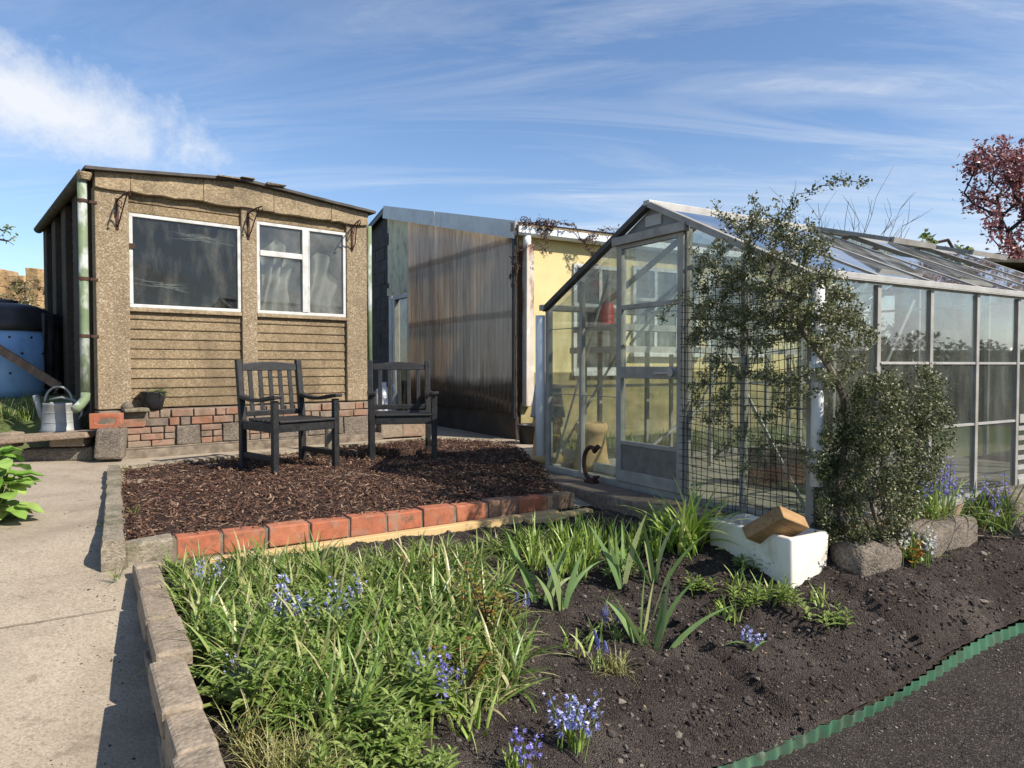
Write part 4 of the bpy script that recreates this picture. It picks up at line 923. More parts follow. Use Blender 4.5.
mb = MB(); w=.055; x0,x1=-.045,-.012; dz0,dz1=.05,DT-.03
for b in (DB0-.02,DB1+.02): mb.box(x0,b-w/2,dz0,x1,b+w/2,dz1)
mb.box(x0+.001,DB1+.048,dz0,x1-.001,DB0-.048,dz0+.085); mb.box(x0+.001,DB1+.048,dz1-.03,x1-.001,DB0-.048,dz1); mb.box(x0-.004,DB1+.048,.805,x1-.001,DB0-.048,.89); mb.box(x0+.001,DB1+.048,1.30,x1-.001,DB0-.048,1.335); mb.box(x0+.001,DB1+.048,.32,x1-.001,DB0-.048,.35)
mb.build('door_frame', A, door, bevel=.004)
mb = MB(); mb.box(-.034,DB1+.048,dz0+.086,-.022,DB0-.048,.319); mb.build('kick_panel', M['galv'] if False else pmat('pitted_grey_panel', [(.135,.125,.11),(.21,.195,.17)], 14, .6, .3, 50, metallic=.2, stain=[((.12,.11,.10),7,.55,.72,.6,(1,1,.5))]), door)
mb = MB(); mb.box(-.031,DB1+.048,.351,-.027,DB0-.048,.804); mb.box(-.031,DB1+.048,.891,-.027,DB0-.048,1.299); mb.box(-.031,DB1+.048,1.336,-.027,DB0-.048,dz1-.031); mb.build('door_pane', M['glass_front'], door)
mb = MB(); mb.bar((-.062,DB1+.07,.85),(-.062,DB1+.24,.845),.016,.02,(1,0,0)); mb.tube([(-.03,DB1+.085,.85),(-.07,DB1+.085,.85)],.028,14); mb.build('door_handle', AL, door)
# front panes
def gpane(name, poly, a, mat=None):
    mb = MB(); mb.prism(poly,(a,0,0),(0,1,0),(0,0,1),(1,0,0),.004); return mb.build(name, mat or M['glass_front'], gh)
gpane('front_pane', [(-.03,.045),(-.465,.045),(-.465,gz(-.465)-.06),(-.03,gz(-.03)-.06)], 0)
gpane('front_pane', [(-.502,.045),(-.94,.045),(-.94,gz(-.94)-.06),(-.502,gz(-.502)-.06)], 0)
gpane('front_pane', [(-1.65,.045),(-2.082,.045),(-2.082,gz(-2.082)-.06),(-1.65,gz(-1.65)-.06)], 0)
gpane('front_pane', [(-2.118,.045),(-GW+.04,.045),(-GW+.04,gz(-GW+.04)-.06),(-2.118,gz(-2.118)-.06)], 0)
for (b0,b1) in ((-.03,-.465),(-.502,-.94),(-1.65,-2.08),(-2.12,-2.54)):
    for z in (.66,1.2):
        if z < gz(b0)-.1: mb=MB(); mb.box(-.003,b1,z-.003,.007,b0,z+.003); mb.build('pane_lap', A, gh)
# side posts, bars, panes
nb = 7
for i in range(1,nb):
    a = GL*i/nb
    for s, bb in ((-1,-GW),(1,0)):
        fbar('glazing_bar', (a,bb,.045),(a,bb,GE-.02),.036,.034,A,(0,1,0))
for i in range(nb):
    a0, a1 = GL*i/nb+.02, GL*(i+1)/nb-.02
    for bb in (-GW,0):
        g = M['glass_side'] if bb else M['glass_front']
        mb = MB(); mb.box(a0,bb-.002,.045,a1,bb+.002,GE-.02); p_=mb.build('side_pane', g, gh)
        if bb and i>=1:
            mb=MB(); mb.box(a0+.001,bb-.012,.905,a1-.001,bb+.008,.92); mb.build('pane_lap', AL, p_); mb=MB(); mb.box(a0+.001,bb-.012,.50,a1-.001,bb+.008,.515); mb.build('pane_lap', AL, p_)
        elif not bb:
            mb=MB(); mb.box(a0+.001,bb-.008,.70,a1-.001,bb+.012,.725); mb.build('pane_lap', AL, p_)
# louvre frame in the fourth bay
mb=MB()
for k in range(6): mb.bar((GL*4/nb+.03,-GW-.006,.10+k*.07),(GL*5/nb-.03,-GW-.006,.10+k*.07),.03,.012,(0,1,0))
mb.box(GL*4/nb+.03,-GW-.02,.49,GL*5/nb-.03,-GW-.013,.55); mb.box(GL*4/nb+.03,-GW-.02,.05,GL*5/nb-.03,-GW-.013,.09); mb.build('louvre', AL, gh)
# roof bars and panes
sl_ = math.hypot(GW/2, GR-GE)
for s in (1,-1):
    b_e = 0.02 if s==1 else -GW-.02
    for i in range(1,nb):
        a = GL*i/nb; fbar('roof_bar', (a,b_e,GE+.015),(a,HB,GR+.01),.034,.04)
    for i in range(nb):
        a0,a1 = GL*i/nb+.018, GL*(i+1)/nb-.018
        top = 1.0 if not (s==-1 and i in (3,5)) else .52
        be = b_e; bt = be+(HB-be)*top; zt = GE+.02+(GR-GE)*top
        mb=MB(); mb.prism([(be,GE+.02),(bt,zt),(bt,zt+.004),(be,GE+.024)],(a0,0,0),(0,1,0),(0,0,1),(1,0,0),a1-a0); mb.build('roof_pane', M['glass_roof'], gh)
        if top < 1:     # hinged vent, slightly raised
            v = bpy.data.objects.new('roof_vent', None); COL.objects.link(v); v.parent = gh; v.location=(0,HB,GR+.03)
            Lv = sl_*.52; an = math.atan2(GR-GE,GW/2)-rad(9); d=np.array((0,-math.cos(an),-math.sin(an))); n_=np.array((0,-math.sin(an),math.cos(an)))
            mb=MB()
            for aa in (a0-.005,a1+.005,(a0+a1)/2): mb.bar(np.array((aa,0,0)),np.array((aa,0,0))+d*Lv,.03,.03,n_)
            mb.bar(np.array((a0-.02,0,0))+d*Lv,np.array((a1+.02,0,0))+d*Lv,.035,.04,n_); mb.build('vent_frame', A, v)
            mb=MB(); mb.obox(np.array(((a0+a1)/2,0,0))+d*Lv*.5+n_*.006,(1,0,0),d,n_,(a1-a0)/2,Lv*.48,.002); mb.build('vent_pane', M['glass_roof'], v)
# inner braces
for p,q in (((.04,-.06,.08),(.04,-.78,1.62)),((.04,-2.5,.1),(.04,-1.9,1.0)),((.05,-1.0,1.05),(.05,-1.9,1.75))): fbar('wind_brace', p,q,.022,.012,AL)
for p,q in (((.1,-GW+.03,.1),(1.0,-GW+.03,1.3)),((2.9,-GW+.03,1.32),(3.6,-GW+.03,.15)),((.1,-.04,.15),(.95,-.04,1.3)),((1.5,-.04,.1),(2.3,-.04,1.3))): fbar('wind_brace', p,q,.022,.012,AL,(0,1,0))
for i in (2,5):
    fbar('tie_rod', (GL*i/nb,-.05,GE),(GL*i/nb,-GW+.05,GE),.02,.02,AL,(0,0,1))
# back gable glazing
for b in (-.48,-.97,-1.62,-2.1): fbar('glazing_bar', (GL,b,.045),(GL,b,gz(b)-.05),.034,.034)
mb=MB(); mb.prism([(-.03,.045),(-GW+.03,.045),(-GW+.03,GE),(HB,GR-.02),(-.03,GE)],(GL,0,0),(0,1,0),(0,0,1),(1,0,0),.004); mb.build('rear_pane', M['glass_front'], gh)
# downpipes
mb=MB(); mb.tube([(-.045,.055,GE-.06),(-.045,.055,.12)],.042,16); tag(mb.build('downpipe', M['pvc'], gh, smooth=True))
mb=MB(); mb.tube([(-.03,-GW-.035,GE-.03),(-.03,-GW-.035,.25)],.032,14); mb.lathe([(.03,.0),(.042,0),(.042,.10),(.03,.10)],14,(-.03,-GW-.035,.82)); mb.build('downpipe', M['pvc'], gh, smooth=True)

# ------------------------------------------------------------------ in and around the greenhouse
def gth(name,label,cat,a,b,z,rot=0,group=None): return thing(name,label,cat,G(a,b,z),TH+rot,group)
SZ = float(ata(600,328,.55)[2])
def SHF(px,py): p_=ata(px,py,.55); a_,b_=toG(p_); return a_,b_,SZ
st = gth('staging', 'two tier aluminium staging along the far left wall inside the greenhouse','staging',.55,-.32,.65)
for z,aw,nm in ((SZ-.65-.20,.30,'shelf'),(SZ-.65-.019,.26,'upper_shelf')):
    mb=MB()
    for k in range(5): mb.box(-.25,-aw+k*aw*.5,z,1.9,-aw+k*aw*.5+aw*.36,z+.018)
    mb.box(-.26,-aw-.004,z-.03,-.252,aw*1.36,z+.022); mb.box(-.25,-aw-.012,z-.03,1.9,-aw-.004,z+.022); mb.build(nm, AL, st)
for a in (-.22,.8,1.85):
    for b in (-.26,.24): mb=MB(); mb.box(a-.014,b-.014,0,a+.014,b+.014,SZ-.65-.231); mb.build('leg', A, st)
mb=MB(); mb.bar((-.22,-.26,.05),(.8,-.26,.6),.02,.015,(0,1,0)); mb.build('brace', AL, st)
cn = gth('weedkiller_bottle','bright red plastic bottle on the greenhouse shelf','bottle',*SHF(607,327),.3)
mb=MB(); mb.lathe([(0,0),(.055,0),(.062,.012),(.062,.05),(.057,.056),(.062,.062),(.062,.10),(.057,.106),(.062,.112),(.062,.17),(.04,.205),(.022,.212),(.022,.235),(0,.235)],20); mb.build('body',M['red_plastic'],cn,smooth=True)
mb=MB(); mb.tube([(.05,0,.14),(.085,0,.17),(.07,0,.215),(.02,0,.215)],.012,8); mb.build('handle',M['red_plastic'],cn,smooth=True)
bp_ = gth('flower_pot','dark blue plastic pot standing beside the red bottle in the greenhouse','plant pot',*SHF(593,327))
mb=MB(); mb.lathe([(0,0),(.048,0),(.062,.15),(.07,.152),(.07,.19),(.062,.19),(.058,.16),(0,.15)],18); mb.build('pot_body',M['navy_plastic'],bp_,smooth=True)
def chimney(label,a,b,z,h,r,mat=None):
    t=gth('chimney_pot',label,'chimney pot',a,b,z)
    mb=MB(); mb.lathe([(0,0),(r*1.25,0),(r*1.25,.06),(r*1.12,.08),(r*1.02,h*.5),(r*.92,h-.10),(r*1.05,h-.085),(r*1.12,h-.05),(r*1.05,h-.01),(r*.95,h),(r*.8,h),(r*.78,h-.15),(0,h-.16)],26); mb.build('pot_body',mat or M['terracotta'],t,smooth=True); return t
chimney('buff clay chimney pot outside the left corner of the greenhouse',.28,.42,.645,.42,.13)
chimney('buff clay chimney pot standing inside behind the greenhouse glass',.35,-.15,.652,.40,.13)
bk=gth('bucket','grey metal bucket upturned on the buff clay chimney pot outside','bucket',.28,.42,1.066)
mb=MB(); mb.lathe([(.155,0),(.165,.005),(.16,.02),(.12,.30),(.0,.31)],22); mb.build('bucket_body',M['galv'],bk,smooth=True); mb=MB(); mb.tube([(.13*math.cos(t_),-.02,.02+.05*math.sin(t_)-.04) for t_ in np.linspace(0,math.pi,10)],.005,6); mb.build('handle',M['iron'],bk)
wj=gth('watering_bowl','black rubber tub on the ground against the corrugated wall corner','tub',.98,1.8,.645); wj.scale=(.75,.75,.8); mb=MB(); mb.lathe([(0,0),(.17,0),(.22,.26),(.23,.27),(.22,.28),(.205,.27),(.16,.04),(0,.04)],22); mb.build('tub_body',M['pot_black'],wj,smooth=True)
for i,(a,b,w,d,h,lab) in enumerate(((1.05,-1.72,.3,.2,.3,'pale concrete block standing inside the greenhouse behind the netting'),(.98,-1.43,.22,.2,.27,'dark concrete block inside the greenhouse nearest its door'),(1.12,-2.10,.36,.2,.26,'grey concrete block inside the greenhouse by its right wall'))):
    mb=MB(); mb.box(-w/2,-d/2,0,w/2,d/2,h,jit=.01); o=mb.build('concrete_block',M['cap_stone'] if i==0 else M['concrete_dark'] if i==1 else M['rough_stone'],bevel=.015); o.location=G(a,b,.652); o.rotation_euler=(0,0,TH+1.45); tag(o,lab,'block')
plank('timber_rail','white painted rail lying on the greenhouse floor behind the front glass','rail',G(.3,-.15,.69),G(.3,-.9,.69),.06,.07,M['white_frame'])
# sleeper step in front of the door, rough stones on the right
plank('timber_sleeper','weathered timber sleeper lying in front of greenhouse door','sleeper',G(-.20,-.33,.575),G(-.22,-2.02,.585),.26,.16,M['timber_old'],bev=.012)
plank('timber_sleeper','lower dark timber under the weathered sleeper','sleeper',G(-.27,-.42,.47),G(-.29,-2.1,.47),.22,.09,M['bark'],bev=.01)
def stone(label,px,a0,a1,b0,b1,z0,z1):
    mb=MB(); K=9
    n_=[(i,j,k) for k in range(4) for j in range(4) for i in range(K)]
    bm_v=[];
    import itertools
    grid_={}
    vs=[];fs=[]
    def vert(i,j,k):
        if (i,j,k) in grid_: return grid_[i,j,k]
        f,g,h=i/(K-1),j/3,k/3
        p=np.array((a0+(a1-a0)*f,b0+(b1-b0)*g,z0+(z1-z0)*h))
        p+=np.array([mnoise.noise((p[0]*7+o_,p[1]*7,p[2]*7)) for o_ in (0,9,17)])*.048
        c=np.array(((a0+a1)/2,(b0+b1)/2,(z0+z1)/2)); ext=[f in (0,1),g in (0,1),h in (0,1)]
        if sum(ext)>=2: p+=(c-p)*.09
        grid_[i,j,k]=len(vs); vs.append(p); return grid_[i,j,k]
    for i in range(K-1):
        for j in range(3):
            for k in (0,3):
                q=[vert(i,j,k),vert(i+1,j,k),vert(i+1,j+1,k),vert(i,j+1,k)]; fs.append(q if k else q[::-1])
    for i in range(K-1):
        for k in range(3):
            for j in (0,3):
                q=[vert(i,j,k),vert(i+1,j,k),vert(i+1,j,k+1),vert(i,j,k+1)]; fs.append(q[::-1] if j else q)
    for j in range(3):
        for k in range(3):
            for i in (0,K-1):
                q=[vert(i,j,k),vert(i,j+1,k),vert(i,j+1,k+1),vert(i,j,k+1)]; fs.append(q if i else q[::-1])
    c=np.array(((a0+a1)/2,(b0+b1)/2,z0)); mb.add(np.array(vs)-c,fs,0,.5)
    o=mb.build('edging_stone',M['rough_stone'],smooth=False); o.location=G(c[0],c[1],c[2]); o.rotation_euler=(0,0,TH); sb=o.modifiers.new('round','SUBSURF'); sb.levels=sb.render_levels=2
    return tag(o,label,'stone')
stone('rough squared stone edging block beside the white sink',0,-.02,.34,-2.88,-2.66,.35,.625)
stone('long rough stone edging block under the violet flowers',0,.60,1.22,-2.87,-2.66,.40,.645)
stone('rough stone edging block furthest along the greenhouse side',0,1.5,2.3,-2.93,-2.66,.42,.75)
# black garden netting
mb=MB()
for k in range(20):
    b=-1.66-k*.046; mb.tube([G(-.075+.03*mnoise.noise((k*.3,z*1.5,0)),b+.03*mnoise.noise((z*2,k*.25,3)),z) for z in np.linspace(.66,2.05,16)],.0024,3,cap=False)
for k in range(31):
    z=.68+k*.045; mb.tube([G(-.075+.02*mnoise.noise((b*2,z*1.5,5)),b,z+.03*mnoise.noise((b*2.5,k*.25,8))-.02*math.sin((b+1.6)/.9*math.pi*-1)*(.3+.02*k)) for b in np.linspace(-1.65,-2.56,14)],.0024,3,cap=False)
tag(mb.build('garden_netting',M['net']),'black square mesh garden netting hung across the greenhouse front','netting')
# hooked iron ornament
mb=MB(); pts=[]
for t_ in np.linspace(rad(62),rad(305),18): pts.append((0,-.105*math.cos(t_)*.85,.135+.125*math.sin(t_)))
mb.tube(pts,[.012]+[.017]*16+[.02],8); e=pts[0]; mb.tube([(0,e[1]+.045,e[2]+.02),(0,e[1],e[2]-.004),(0,e[1]-.04,e[2]+.025),(0,e[1]-.075,e[2]+.022)],[.004,.026,.02,.004],8); s_=pts[-1]; mb.tube([(0,s_[1]+.0,s_[2]),(0,s_[1]-.05,s_[2]+.02)],[.02,.006],8); mb.box(-.03,-.06,-.01,.03,.05,.012)
o=mb.build('iron_ornament',M['iron'],loc=G(-.12,-.76,.668),rot=TH,smooth=True); o.scale=(1.0,1.0,1.0); tag(o,'rusty hooked iron ornament leaning on greenhouse glass','ornament')
# Belfast sink with a timber block in it
sk=gth('stone_sink','white glazed rectangular sink set on the soil before the greenhouse','sink',-.354,-2.71,.47)
def rrect(x0,y0,x1,y1,r,k=5):
    o_=[]
    for cx_,cy__,a in ((x1-r,y1-r,0),(x0+r,y1-r,90),(x0+r,y0+r,180),(x1-r,y0+r,270)):
        for i in range(k): t_=rad(a+90*i/(k-1)); o_.append((cx_+r*math.cos(t_),cy__+r*math.sin(t_)))
    return o_
sw,sl2,shh=.31,.56,.205; loops=[]
for (ins,z,r) in ((.012,-.06,.02),(.006,.0,.02),(.0,shh-.015,.02),(.004,shh-.004,.02),(.012,shh,.018),(.030,shh,.012),(.038,shh-.004,.012),(.042,shh-.015,.012),(.055,.05,.03),(.08,.035,.02)): loops.append([(x,y,z) for x,y in rrect(ins,ins,sw-ins,sl2-ins,r)])
mb=MB(); n=20; vs=[p for l_ in loops for p in l_]; fs=[(i*n+j,i*n+(j+1)%n,(i+1)*n+(j+1)%n,(i+1)*n+j) for i in range(len(loops)-1) for j in range(n)]+[tuple((len(loops)-1)*n+j for j in range(n))]
mb.add(vs,fs,0,.5); mb.build('basin',M['ceramic'],sk,smooth=True)
mb=MB(); mb.box(.058,.058,.06,sw-.058,sl2-.058,.085,jit=.004); mb.build('sink_soil',M['soil'],sk)
e2=np.array((.62,-.52,.58)); e2/=np.linalg.norm(e2); c=atY(795,517,3.56)-e2*.12; e1=np.array((.215,.144,-.10)); e1/=np.linalg.norm(e1); e2-=e1*(e1@e2); e2/=np.linalg.norm(e2); e3=np.cross(e1,e2)
mb=MB(); mt=Matrix((e1,e2,e3)).transposed().to_4x4(); mb.box(-.118,-.12,-.034,.118,.12,.034,jit=.002); o=mb.build('timber_block',M['timber_block'],bevel=.004); o.matrix_world=Matrix.Translation(c)@mt; tag(o,'sawn brown timber block tilted inside the white sink','timber block')

# ------------------------------------------------------------------ two black garden armchairs
def chair(label, px_loc, rot):
    t=thing('garden_armchair',label,'garden chair',px_loc,rot,'black garden armchairs on the mulch')
    w=M['black_wood']; HW,HD=.29,.27
    def part(name,fn): mb=MB(); fn(mb); return mb.build(name,w,t,bevel=.006)
    for s in (-1,1):
        part('leg',lambda mb: (mb.bar((s*HW,-HD,0),(s*HW,-HD,.60),.052,.05,(0,1,0))))
        def rl(mb):
            poly=[(HD-.03,0),(HD+.03,0),(HD+.03,.42),(HD+.095,.94),(HD+.05,.945),(HD-.025,.42)]; mb.prism(poly,(s*HW-.026,0,0),(0,1,0),(0,0,1),(1,0,0),.052)
        part('leg',rl)
        def arm(mb):
            K=8; top=[];bot=[]
            for i in range(K+1):
                f=i/K; y=-HD-.06+(2*HD+.075)*f; z=.612+.018*math.cos(f*math.pi*1.7)
                top.append((y,z+.016)); bot.append((y,z-.014))
            mb.prism(bot+top[::-1],(s*HW-.035,0,0),(0,1,0),(0,0,1),(1,0,0),.07)
        part('armrest',arm)
        part('seat_rail',lambda mb: mb.bar((s*HW,-HD+.02,.375),(s*HW,HD-.02,.375),.036,.075))
        part('stretcher',lambda mb: mb.bar((s*HW,-HD+.02,.12),(s*HW,HD-.02,.12),.03,.05))
    part('front_apron',lambda mb: mb.bar((-HW+.026,-HD+.0,.375),(HW-.026,-HD+.0,.375),.036,.075))
    part('rear_apron',lambda mb: mb.bar((-HW+.026,HD,.375),(HW-.026,HD,.375),.03,.07))
    def seat(mb):
        for i in range(7): y=-HD-.035+i*(2*HD+.0)/7; mb.box(-HW-.0 if 0<i<6 else -HW+.028,y,.414,HW if 0<i<6 else HW-.028,y+.066,.434)
    part('seat',seat)
    def crest(mb):
        K=10; poly=[(-HW+.027,.835)]+[(HW-.027,.835)]+[(HW-.027-(2*HW-.054)*i/K,.915+.022*math.sin(math.pi*i/K)) for i in range(K+1)]
        mb.prism(poly,(0,HD+.032,0),(1,0,0),(0,.11,1),(0,1,0),.034)
    crest_=None
    mb=MB(); K=10; yb=lambda z: HD+.0+(z-.42)*.135
    pl=[(-HW+.027,.845)]+[(HW-.027,.845)]+[(HW-.027-(2*HW-.054)*i/K,.905+.022*math.sin(math.pi*i/K)) for i in range(K+1)]
    n=len(pl); v=[(x,yb(z)-.012,z) for x,z in pl]+[(x,yb(z)+.022,z) for x,z in pl]; mb.add(v,[tuple(range(n)),tuple(range(2*n-1,n-1,-1))]+[(i,n+i,n+(i+1)%n,(i+1)%n) for i in range(n)]); mb.build('crest_rail',w,t,bevel=.006)
    part('lower_back_rail',lambda mb: mb.bar((-HW+.027,yb(.47),.47),(HW-.027,yb(.47),.47),.03,.05))
    for i in range(5):
        x=-HW+.097+i*(2*HW-.194)/4
        part('back_slat',lambda mb: mb.bar((x,yb(.49),.49),(x,yb(.855),.855),.042,.014,(0,1,0)))
    return t
chair('black slatted garden armchair turned to the right, on the mulch left side', (-1.95,6.12,.655), rad(48))
chair('black slatted garden armchair facing forward, on mulch nearer the corrugated wall', (-1.085,6.86,.655), rad(13))
# ------------------------------------------------------------------ plant building
def blade(m, p0, az, L, w, lean, bend, seg=5, mi=0, twist=0, fold=.25):
    p = np.array(p0, float); ang = lean; rn = random.random()
    side = np.array((-math.sin(az+twist), math.cos(az+twist), 0)); out = np.array((math.cos(az), math.sin(az), 0)); rows = []
    for i in range(seg+1):
        f = i/seg; ww = w*(.55+.45*min(1,f*3))*(1-f**2.6)+.0003
        nrm = np.array((-math.cos(ang)*out[0], -math.cos(ang)*out[1], math.sin(ang)))
        rows.append((p-side*ww/2, p-nrm*ww*fold*-.5, p+side*ww/2))
        p = p+(out*math.sin(ang)+np.array((0,0,math.cos(ang))))*(L/seg); ang += bend/seg
    q = []
    for i in range(seg):
        a, b = rows[i], rows[i+1]; q += [a[0],a[1],b[1],b[0], a[1],a[2],b[2],b[1]]
    m.quads(q, mi, rn)
def leaf(m, p, d, up, L, w, mi=0, rn=None, fold=.2, droop=.15):
    d = np.asarray(d, float); d = d/np.linalg.norm(d); s = np.cross(d, up); s = s/(np.linalg.norm(s)+1e-9); n = np.cross(s, d)
    rn = random.random() if rn is None else rn
    pt = lambda x, y, z: p+d*y*L+s*x*w+n*z
    b, m1, m2, t = pt(0,0,0), pt(0,.36,.02*L), pt(0,.68,.0), pt(0,1,-droop*L)
    l1, l2, r1, r2 = pt(-.5,.34,fold*w), pt(-.42,.66,fold*w-.03*L), pt(.5,.34,fold*w), pt(.42,.66,fold*w-.03*L)
    m.quads([b,l1,l2,m2, b,m2,r2,r1, m2,l2,t,t, m2,t,t,r2][:8], mi, rn); m.add([m2,l2,t,r2], [(0,1,2),(0,2,3)][::1], mi, rn)
def tuft(n, L0, L1, w, lean=.6, bend=1.2, spread=.05, seg=5):
    m = MB()
    for i in range(n):
        az = random.random()*6.283; r = spread*random.random()**.5; a2 = random.random()*6.283
        blade(m, (r*math.cos(a2), r*math.sin(a2), -.01), az, random.uniform(L0,L1), w*random.uniform(.7,1.2), abs(random.gauss(0,lean*.5))+.05, random.uniform(.15,1)*bend, seg, 0, random.gauss(0,.5))
    return m
def spike(kind, h):      # flower stem with bells or grape-like beads
    st, fl = MB(), MB(); bx, by = random.gauss(0,.03), random.gauss(0,.03)
    pts = [np.array((bx*f*f, by*f*f, h*f)) for f in (0,.4,.75,1)]; st.tube(pts, [.003,.0028,.002,.0012], 5)
    if kind == 'bell':
        for i in range(9):
            f = .55+.45*i/8; c = np.array((bx*f*f, by*f*f, h*f)); a = i*2.4
            d = np.array((math.cos(a), math.sin(a), -.35)); c2 = c+d*.012*(1.25-f*.4); s = .0105*(1.25-.5*(f-.55)/.45)
            for k in range(5):
                an = 6.283*k/5; e1 = np.cross(d,(0,0,1.)); e1/=np.linalg.norm(e1); e2=np.cross(d,e1); rr_=math.cos(an)*e1+math.sin(an)*e2; tt=-math.sin(an)*e1+math.cos(an)*e2
                fl.quads([c2, c2+rr_*s*.5+d*s*.5-tt*s*.35, c2+rr_*s*1.15+d*s*1.25, c2+rr_*s*.5+d*s*.5+tt*s*.35], 0)
    else:
        for i in range(46):
            f = i/45; z = h*(.62+.38*f); r = .0085*(1-.75*f**1.5); a = i*2.39996; c = np.array((bx*.8+r*math.cos(a), by*.8+r*math.sin(a), z)); s = .0036
            fl.add([c+np.array(q)*s for q in ((1,0,0),(0,1,0),(-1,0,0),(0,-1,0),(0,0,1),(0,0,-1))], [(0,1,4),(1,2,4),(2,3,4),(3,0,4),(1,0,5),(2,1,5),(3,2,5),(0,3,5)])
    return st, fl
def plant_proto(name, mesh, mat, flowers=0, kind='bell', fmat=None, fh=(.12,.2), fr=.04):
    o = thing(name, None, None); mesh.build('leaves', mat, o)
    for i in range(flowers):
        st, fl = spike(kind, random.uniform(*fh)); s = st.build('flower_stem', M['stem_green'], o); s.location = (random.gauss(0,fr), random.gauss(0,fr), 0)
        s.rotation_euler = (random.gauss(0,.12), random.gauss(0,.12), random.random()*6); fl.build('flower_head', fmat, s)
    return o
used = set()
def put(proto, a, b, z, label, cat='plant', group=None, sc=1.0, rot=None):
    if proto.name in used: o = copy_tree(proto)
    else: used.add(proto.name); o = proto
    o.location = G(a, b, z); o.rotation_euler = (random.gauss(0,.05), random.gauss(0,.05), random.random()*6.283 if rot is None else rot); o.scale = (sc,)*3
    if 'group' in o: del o['group']
    return tag(o, label, cat, group)
def poisson(poly, n, dmin, tries=4000):
    out = []; xs = [p[0] for p in poly]; ys = [p[1] for p in poly]
    for _ in range(tries):
        x, y = random.uniform(min(xs),max(xs)), random.uniform(min(ys),max(ys))
        if not inside(poly, x, y): continue
        a, b, z = soil_at(x, y)
        if a < -3.03: continue
        if all((a-q[0])**2+(b-q[1])**2 > dmin*dmin for q in out): out.append((a,b,z))
        if len(out) >= n: break
    return out
# -- strap leaved bulbs
protoA = [plant_proto('bluebell_tuft', tuft(36,.15,.31,.015,1.25,1.9,.05,6), M['strap_leaf']) for _ in range(5)]
def scatter(protos, pts, label, group, cat='plant', s0=.8, s1=1.15):
    for i, (a,b,z) in enumerate(pts): put(random.choice(protos), a, b, z, label, cat, group, random.uniform(s0,s1))
scatter(protoA, poisson([(150,578),(470,552),(480,566),(440,575),(300,590),(160,606)], 42, .085), 'tuft of narrow arching bluebell leaves in the row below the orange bricks', 'bluebell tufts below the bricks', s0=.5, s1=.78)
scatter(protoA, poisson([(150,600),(290,592),(285,645),(200,672),(165,640)], 26, .09), 'arching bluebell leaf tuft spilling over the low retaining wall', 'bluebell tufts by the retaining wall', s0=.65, s1=.95)
scatter(protoA, poisson([(290,592),(440,580),(520,600),(490,640),(430,640),(300,625)], 30, .09), 'loose bluebell leaf tuft in the middle of the flower bed', 'bluebell tufts mid bed', s0=.85, s1=1.15)
scatter(protoA, poisson([(215,668),(430,640),(430,720),(330,760),(250,720)], 60, .085, 6000), 'narrow bluebell leaves pushing up through the leafy herb mass', 'bluebell tufts among the herbs', s0=.9, s1=1.2)
scatter(protoA, poisson([(420,640),(520,640),(520,690),(450,720),(425,690)], 20, .085), 'dark bluebell leaf tuft beside the red-leaved rose', 'bluebell tufts by the rose', s0=.75, s1=1.0)
protoC = [plant_proto('spring_bulb_tuft', tuft(26,.16,.26,.014,.45,.8,.05), M['strap_bright']) for _ in range(3)]
scatter(protoC, poisson([(520,560),(575,540),(650,545),(655,562),(600,572),(540,590)], 15, .11), 'upright bright green bulb leaves in front of the timber sleeper', 'bulb tufts before the sleeper', s0=.75, s1=1.05)
scatter(protoA, poisson([(470,556),(560,540),(560,552),(500,580)], 9, .11), 'small bluebell tuft near end of the pale timber batten', 'bluebell tufts by the batten end', s0=.6, s1=.85)
# -- flowering bluebells picked out one by one
for (px,py,lab,fm,sc) in ((272,640,'pale blue bluebells flowering above the herb mass on the left','petal_blue',1.1),(348,622,'pale bluebell with white-blue bells in the back of the leaf mass','petal_blue',.9),
        (422,705,'violet bluebell flowering at the right edge of the herb mass','petal_violet',1.0),(440,716,'violet bluebell leaning beside a red rose shoot','petal_violet',.85),(252,700,'small blue bluebell among herb leaves by the path wall','petal_blue',.7),
        (330,640,'faint blue bluebell behind the middle herbs','petal_blue',.75),(205,598,'mauve bluebell at the back corner near the kerb block','petal_blue',.7)):
    p_ = plant_proto('flowering_bluebell', tuft(12,.10,.2,.011,.8,1.3,.03), M['strap_leaf'], 5, 'bell', M[fm], (.17,.24), .035); a,b,z = soil_at(px,py); put(p_,a,b,z,lab,'flower',None,sc)
for (px,py,n,L,lab,fm,nf,sc) in ((577,752,20,.13,'isolated tuft with white-blue flower heads near the bottom of the bed','petal_blue',8,1.0),(513,772,18,.12,'isolated tuft with a violet spike at the bottom of the bed','petal_violet',3,.9)):
    p_ = plant_proto('flowering_bluebell', tuft(n,.09,L,.011,.5,.9,.03), M['strap_bright'], nf, 'bell', M[fm], (.15,.2), .03); a,b,z = soil_at(px,py); put(p_,a,b,z,lab,'flower',None,sc)
for (px,py,lab) in ((616,640,'deep blue grape hyacinths at the foot of the iris fan'),(548,606,'deep blue grape hyacinths between the two rear iris fans'),(596,672,'blue grape hyacinth spike in a low green tuft'),(520,628,'single grape hyacinth beside the rose stems')):
    p_ = plant_proto('grape_hyacinth', tuft(10,.06,.13,.006,.9,1.2,.025), M['strap_leaf'], 3, 'bead', M['petal_deep'], (.12,.17), .022); a,b,z = soil_at(px,py); put(p_,a,b,z,lab,'flower',None,1.0)
